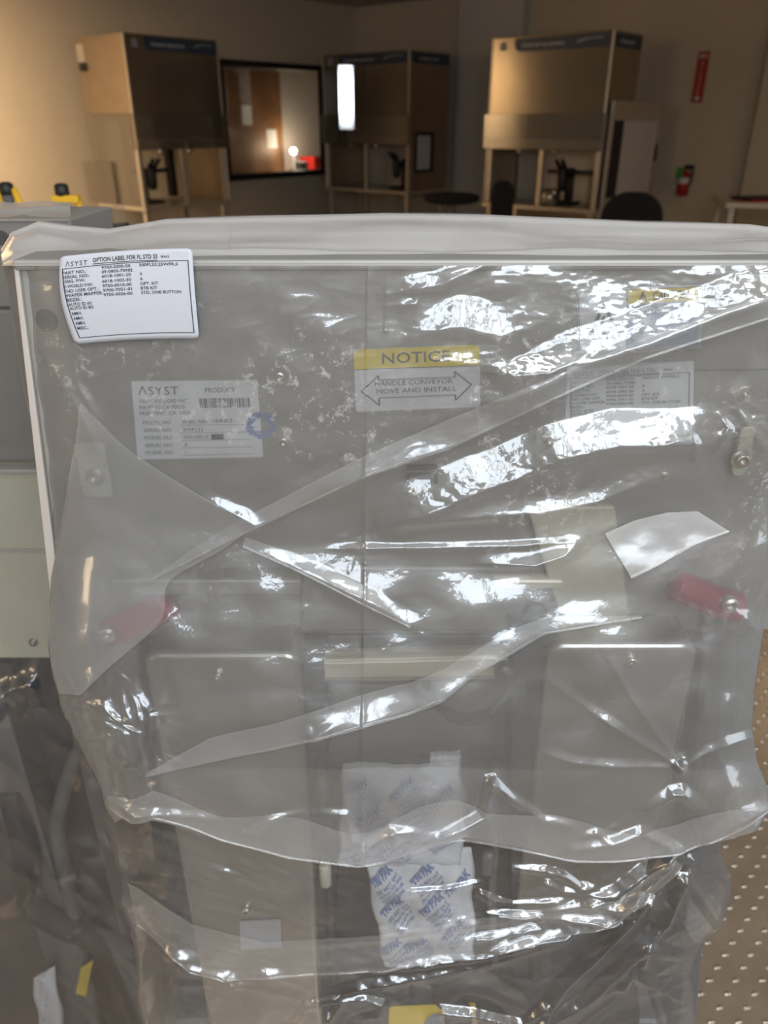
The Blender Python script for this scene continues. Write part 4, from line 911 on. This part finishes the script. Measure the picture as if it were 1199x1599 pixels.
# doubled flap hanging on the left
pts = [(630, 128, 130), (700, 118, 196), (760, 108, 290), (822, 98, 402), (870, 90, 330), (905, 82, 255), (966, 78, 262), (1005, 78, 215), (1040, 84, 172), (1082, 95, 130)]
PYg = np.linspace(630, 1082, 170)[:, None] * np.ones((1, 120)); Lq = ip(PYg, [p[0] for p in pts], [p[1] for p in pts]); Rq = ip(PYg, [p[0] for p in pts], [p[2] for p in pts])
for _ in range(60): Rq[1:-1] = (Rq[:-2] + Rq[1:-1] * 2 + Rq[2:]) / 4
grid_mesh('folded_layer', outer(Lq + (Rq - Lq) * np.linspace(0, 1, 120)[None], PYg, .0018), M['film2'], ob)
# hem band
hb = [(x, float(ip(x, hx, hy))) for x in np.linspace(172, 1196, 60)]
strip('hem_band', [(x, y - 18 - 42 * math.sin(math.pi * i / 59) ** .7 - 10 * math.sin(i * .5)) for i, (x, y) in enumerate(hb)], [(x, y + 1) for x, y in hb], M['film2'], ob, n=420, r=24, off=.0015)
strip('folded_layer', [(384, 838), (470, 868), (560, 908), (645, 962)], [(380, 852), (470, 892), (560, 937), (640, 978)], M['film2'], ob, off=.0016)
# torn frosted tape on the bag
tp = strip('frosted_tape', [(942, 832), (990, 812), (1040, 800), (1088, 798)], [(982, 900), (1030, 876), (1080, 848), (1134, 828)], M['tape'], ob, off=.003, n=60, r=30, wob=.6)
# ---- printed label stuck on the bag
lq = [(97, 402), (302, 389), (313, 529), (120, 538)]
def lab_fn(off):
    def f(u, v):
        x = (lq[0][0] * (1 - u) + lq[1][0] * u) * (1 - v) + (lq[3][0] * (1 - u) + lq[2][0] * u) * v
        y = (lq[0][1] * (1 - u) + lq[1][1] * u) * (1 - v) + (lq[3][1] * (1 - u) + lq[2][1] * u) * v
        x -= 7.0 * math.sin(math.pi * min(1, v * 1.02)) * (1 - u) ** 1.5; y += -3.0 * math.sin(math.pi * u)
        Y = float(ip(y, Yy, Yv)); p = at(x, y, Y); b_ = .0032 + .0022 * math.sin(math.pi * v) * (1 - .3 * u) + off
        return p + Vector((0, -b_, b_ * .3))
    return f
lb = sheet('printed_label', lab_fn(0), M['lab'], ob, thick=.0003, nu=30, nv=22)
option_print(lab_fn(.0005), 'label_lettering', M['ink'], lb, .012)

# ------------------------------------------------------------------ lower wrap: the inner bag gathered below the hem
L2y, L2x = [1180, 1230, 1262, 1282, 1320, 1365, 1398, 1412, 1450, 1500, 1560, 1599, 1760], [200, 172, 164, 161, 172, 190, 188, 184, 204, 214, 212, 222, 226]
R2y, R2x = [1180, 1290, 1330, 1372, 1400, 1425, 1455, 1480, 1520, 1570, 1600, 1760], [1140, 1130, 1124, 1140, 1140, 1132, 1118, 1092, 1076, 1085, 1086, 1080]
Y2y, Y2v = [1180, 1280, 1340, 1450, 1599, 1760], [.435, .428, .420, .405, .388, .372]
def relief2(px, py):
    h = np.zeros(px.shape); f = lambda pts, A, wu, wd, p=1.2: fold(h, px, py, pts, [a * 1.12 for a in A], wu * .66, wd * .6, 1.05)
    h += 2.2 * gnoise(px / 130, py / 70, 31) + .8 * gnoise(px / 50, py / 34, 32)
    f([(1050, 1330), (960, 1395), (900, 1412), (800, 1432), (700, 1448), (600, 1462), (500, 1472)], [6, 5, 4, 3.4, 3, 2, 1], 26, 9)
    f([(1040, 1345), (960, 1430), (880, 1464), (800, 1476), (720, 1480)], [5, 5, 4, 3.5, 1], 22, 8)
    f([(1060, 1340), (990, 1430), (950, 1470), (880, 1540), (840, 1600), (800, 1680)], [5, 6, 6, 6, 6, 4], 30, 10)
    f([(1075, 1360), (1040, 1440), (980, 1500), (920, 1560), (850, 1599), (820, 1640)], [4, 5, 6, 6, 6, 4], 26, 9)
    f([(800, 1355), (850, 1357), (880, 1366), (905, 1384), (940, 1386)], [1, 3.5, 4, 4, 1], 13, 7); f([(855, 1380), (880, 1392), (960, 1396)], [4, 3, 1], 14, 6)
    f([(750, 1393), (775, 1405), (800, 1412), (860, 1408)], [3, 3.4, 3, 1], 12, 7); f([(760, 1426), (850, 1430), (905, 1436), (960, 1438)], [1, 3, 4, 2], 13, 6)
    f([(920, 1410), (960, 1415), (1000, 1400), (1030, 1412)], [3, 6, 5, 2], 22, 8); f([(840, 1430), (845, 1448), (760, 1462), (700, 1470)], [3, 3, 3, 1], 14, 7)
    f([(590, 1512), (640, 1510), (690, 1502), (760, 1490), (830, 1474)], [1, 4, 5, 3, 2], 20, 7); f([(500, 1560), (560, 1542), (640, 1528), (720, 1512), (800, 1490), (880, 1470)], [2, 4, 5, 5, 4, 2], 22, 8)
    f([(465, 1594), (480, 1570), (520, 1560), (570, 1556), (597, 1566), (592, 1585), (570, 1590)], [3, 4, 5, 5, 5, 4, 3], 15, 7); f([(500, 1570), (512, 1592), (530, 1570)], [3, 5, 3], 11, 6)
    f([(680, 1600), (672, 1585), (690, 1576), (740, 1582), (780, 1592), (815, 1598), (850, 1570)], [3, 3.5, 4.5, 5, 5, 4, 3], 15, 7)
    f([(640, 1392), (690, 1388), (740, 1378), (760, 1376)], [2.5, 2, 2, .5], 11, 7)
    for k, (x0, y0, x1, y1, a_) in enumerate(((190, 1400, 290, 1480, 4), (205, 1455, 330, 1500, 3), (186, 1412, 260, 1500, 3), (175, 1345, 245, 1382, 6), (165, 1290, 220, 1340, 4), (215, 1520, 330, 1540, 3), (225, 1560, 260, 1640, 4), (360, 1530, 410, 1600, 4), (255, 1495, 470, 1560, 3))):
        f([(x0, y0), ((x0 + x1) / 2, (y0 + y1) / 2 + 8), (x1, y1)], [a_ * .6, a_, .5], 18, 8)
    f([(262, 1480), (300, 1505), (350, 1523), (430, 1521), (500, 1517), (600, 1508)], [2, 3, 3, 2.4, 2, 1], 18, 5)
    f([(1000, 1500), (1010, 1478), (1040, 1488), (1075, 1490)], [5, 6, 4, 2], 18, 8); f([(970, 1540), (985, 1520), (1060, 1560)], [5, 4, 3], 22, 9); f([(1060, 1370), (1100, 1400), (1120, 1440)], [3, 4, 3], 16, 9); f([(1080, 1340), (1110, 1360), (1135, 1385)], [3, 3, 3], 16, 9)
    rt = np.clip((px - 650) / 300, 0, 1); lt = np.clip((430 - px) / 200, 0, 1)
    h += (.35 + .9 * rt + 1.3 * lt) * (1.3 * facets(px + 20, py * 1.3, 64, 41) + .5 * facets(px, py * 1.4, 26, 42)) * .6
    h += (.8 * rt + .5) * .6 * ridged(px, py, 150, 26, -28, 43, .8) * rt + (.4 + .7 * lt) * .6 * ridged(px, py, 120, 24, 22, 44, .8)
    h += .12 * gnoise(px / 9, py / 7, 45)
    return h * 1.1
def inner(px, py, off=0., extra=0.):
    Y = ip(py, Y2y, Y2v); L, R = ip(py, L2y, L2x), ip(py, R2y, R2x); s = (px - L) / (R - L) * 2 - 1
    Y = Y + .03 * np.clip(np.abs(s) - .82, 0, 1) ** 2 / .0324
    rx, ry = (px - W / 2) / F, (H / 2 - py) / F; dy = cp + sp * ry; dz = -sp + cp * ry; k = Y / dy
    h = (relief2(px, py) + extra) * .001 + off
    return np.stack([rx * k, Y + h * OUT.y, CAMZ + dz * k + h * OUT.z], -1)
ib = absent('plastic_bag', (at(640, 1400, .46).x, .46, at(640, 1760, .42).z), 'crumpled clear inner bag gathered below the hem of the large bag', 'plastic bag')
S_, V_g = np.meshgrid(np.linspace(0, 1, 470), np.linspace(0, 1, 300)); PY = 1200 + V_g * 520; L, R = ip(PY, L2y, L2x), ip(PY, R2y, R2x); PX = L + S_ * (R - L)
fr2 = inner(PX, PY); lft = side(fr2[:, 0], -1)[:, ::-1]; rgt = side(fr2[:, -1], 1)
M['film5'] = film('crumpled_film', haze=.05, tint=(.96, .96, .96), gloss=.15, rough=.05, hazecol=(.80, .80, .79), fine=.35, fscale=130, edge=.2)
grid_mesh('front_sheet', np.concatenate([lft, fr2, rgt], 1), M['film5'], ib)
strip('folded_layer', [(200, 1375), (300, 1440), (420, 1470), (600, 1455), (780, 1425), (960, 1395), (1045, 1330)], [(215, 1440), (300, 1506), (350, 1524), (600, 1509), (800, 1474), (960, 1436), (1060, 1345)], M['film3'], ib, surf=inner, off=.0025, n=300, r=40)

# ------------------------------------------------------------------ the neighbour's bag, left
nb = absent('plastic_bag', (-.5, .72, .3), 'clear plastic bag on the neighbouring load port at the left edge', 'plastic bag')
def neigh(px, py):
    Y = ip(py, [300, 345, 700, 1000, 1100, 1300, 1600, 1800], [.755, .75, .735, .710, .69, .67, .66, .66])
    rx, ry = (px - W / 2) / F, (H / 2 - py) / F; dy = cp + sp * ry; dz = -sp + cp * ry; k = Y / dy
    h = np.zeros(px.shape); f = lambda pts, A, wu, wd, p=1.2: fold(h, px, py, pts, [a * 1.7 for a in A], wu, wd, 1.1)
    lo = np.clip((py - 990) / 60, 0, 1)
    h += (1.2 + 3 * lo) * gnoise(px / 90, py / 120, 61) + (.3 + 3.0 * lo) * (facets(px, py, 70, 62) + .5 * facets(px, py, 30, 63))
    f([(0, 1090), (20, 1080), (52, 1068), (60, 1050)], [5, 7, 8, 3], 26, 10); f([(0, 1130), (6, 1110), (10, 1090)], [6, 8, 4], 20, 8); f([(45, 1120), (60, 1105), (56, 1080)], [2, 5, 2], 16, 8)
    f([(0, 1290), (60, 1330), (120, 1390), (170, 1470), (210, 1560), (240, 1660)], [6, 7, 8, 8, 7, 5], 34, 14); f([(0, 1340), (50, 1370), (95, 1365)], [4, 6, 4], 30, 10)
    f([(0, 1180), (60, 1240), (130, 1340)], [3, 5, 6], 34, 14); f([(110, 1500), (115, 1470), (130, 1455)], [2, 5, 3], 16, 8); f([(0, 1440), (40, 1420), (60, 1390)], [5, 7, 6], 26, 12); f([(120, 1240), (150, 1200), (180, 1130)], [2, 4, 3], 30, 14)
    h += lo * 1.5 * ridged(px, py, 140, 46, 55, 64, 1.)
    return np.stack([rx * k, Y - h * .00093, CAMZ + dz * k + h * .00037], -1)
yy = np.linspace(345, 1800, 330); rr_ = ip(yy, [345, 420, 700, 870, 1000, 1800], [110, 122, 178, 212, 240, 330])
PX = -90 + (rr_[:, None] + 90) * np.linspace(0, 1, 200)[None]; PY = yy[:, None] + 0 * PX
fn_ = neigh(PX, PY); rgt = side(fn_[:, -1], 1); grid_mesh('front_sheet', np.concatenate([fn_, rgt], 1), M['film4'], nb)
rows = []
for k in range(19):
    t = k / 18; x = PX[0]; yv = 345 - 30 * t + 1.2 * np.sin(x / 14.) * t; Yk = .752 + .12 * t
    rx, ry = (x - W / 2) / F, (H / 2 - yv) / F; dy = cp + sp * ry; dz = -sp + cp * ry; kk = Yk / dy
    hh = .004 * np.sin(math.pi * t) * facets(x, yv * 3, 50, 71) + .002 * np.exp(-((t - .5 - .002 * x) / .08) ** 2)
    rows.append(np.stack([rx * kk, Yk - hh * .4, CAMZ + dz * kk + hh], -1))
grid_mesh('top_gusset', np.stack(rows[::-1], 0), M['filmt'], nb)
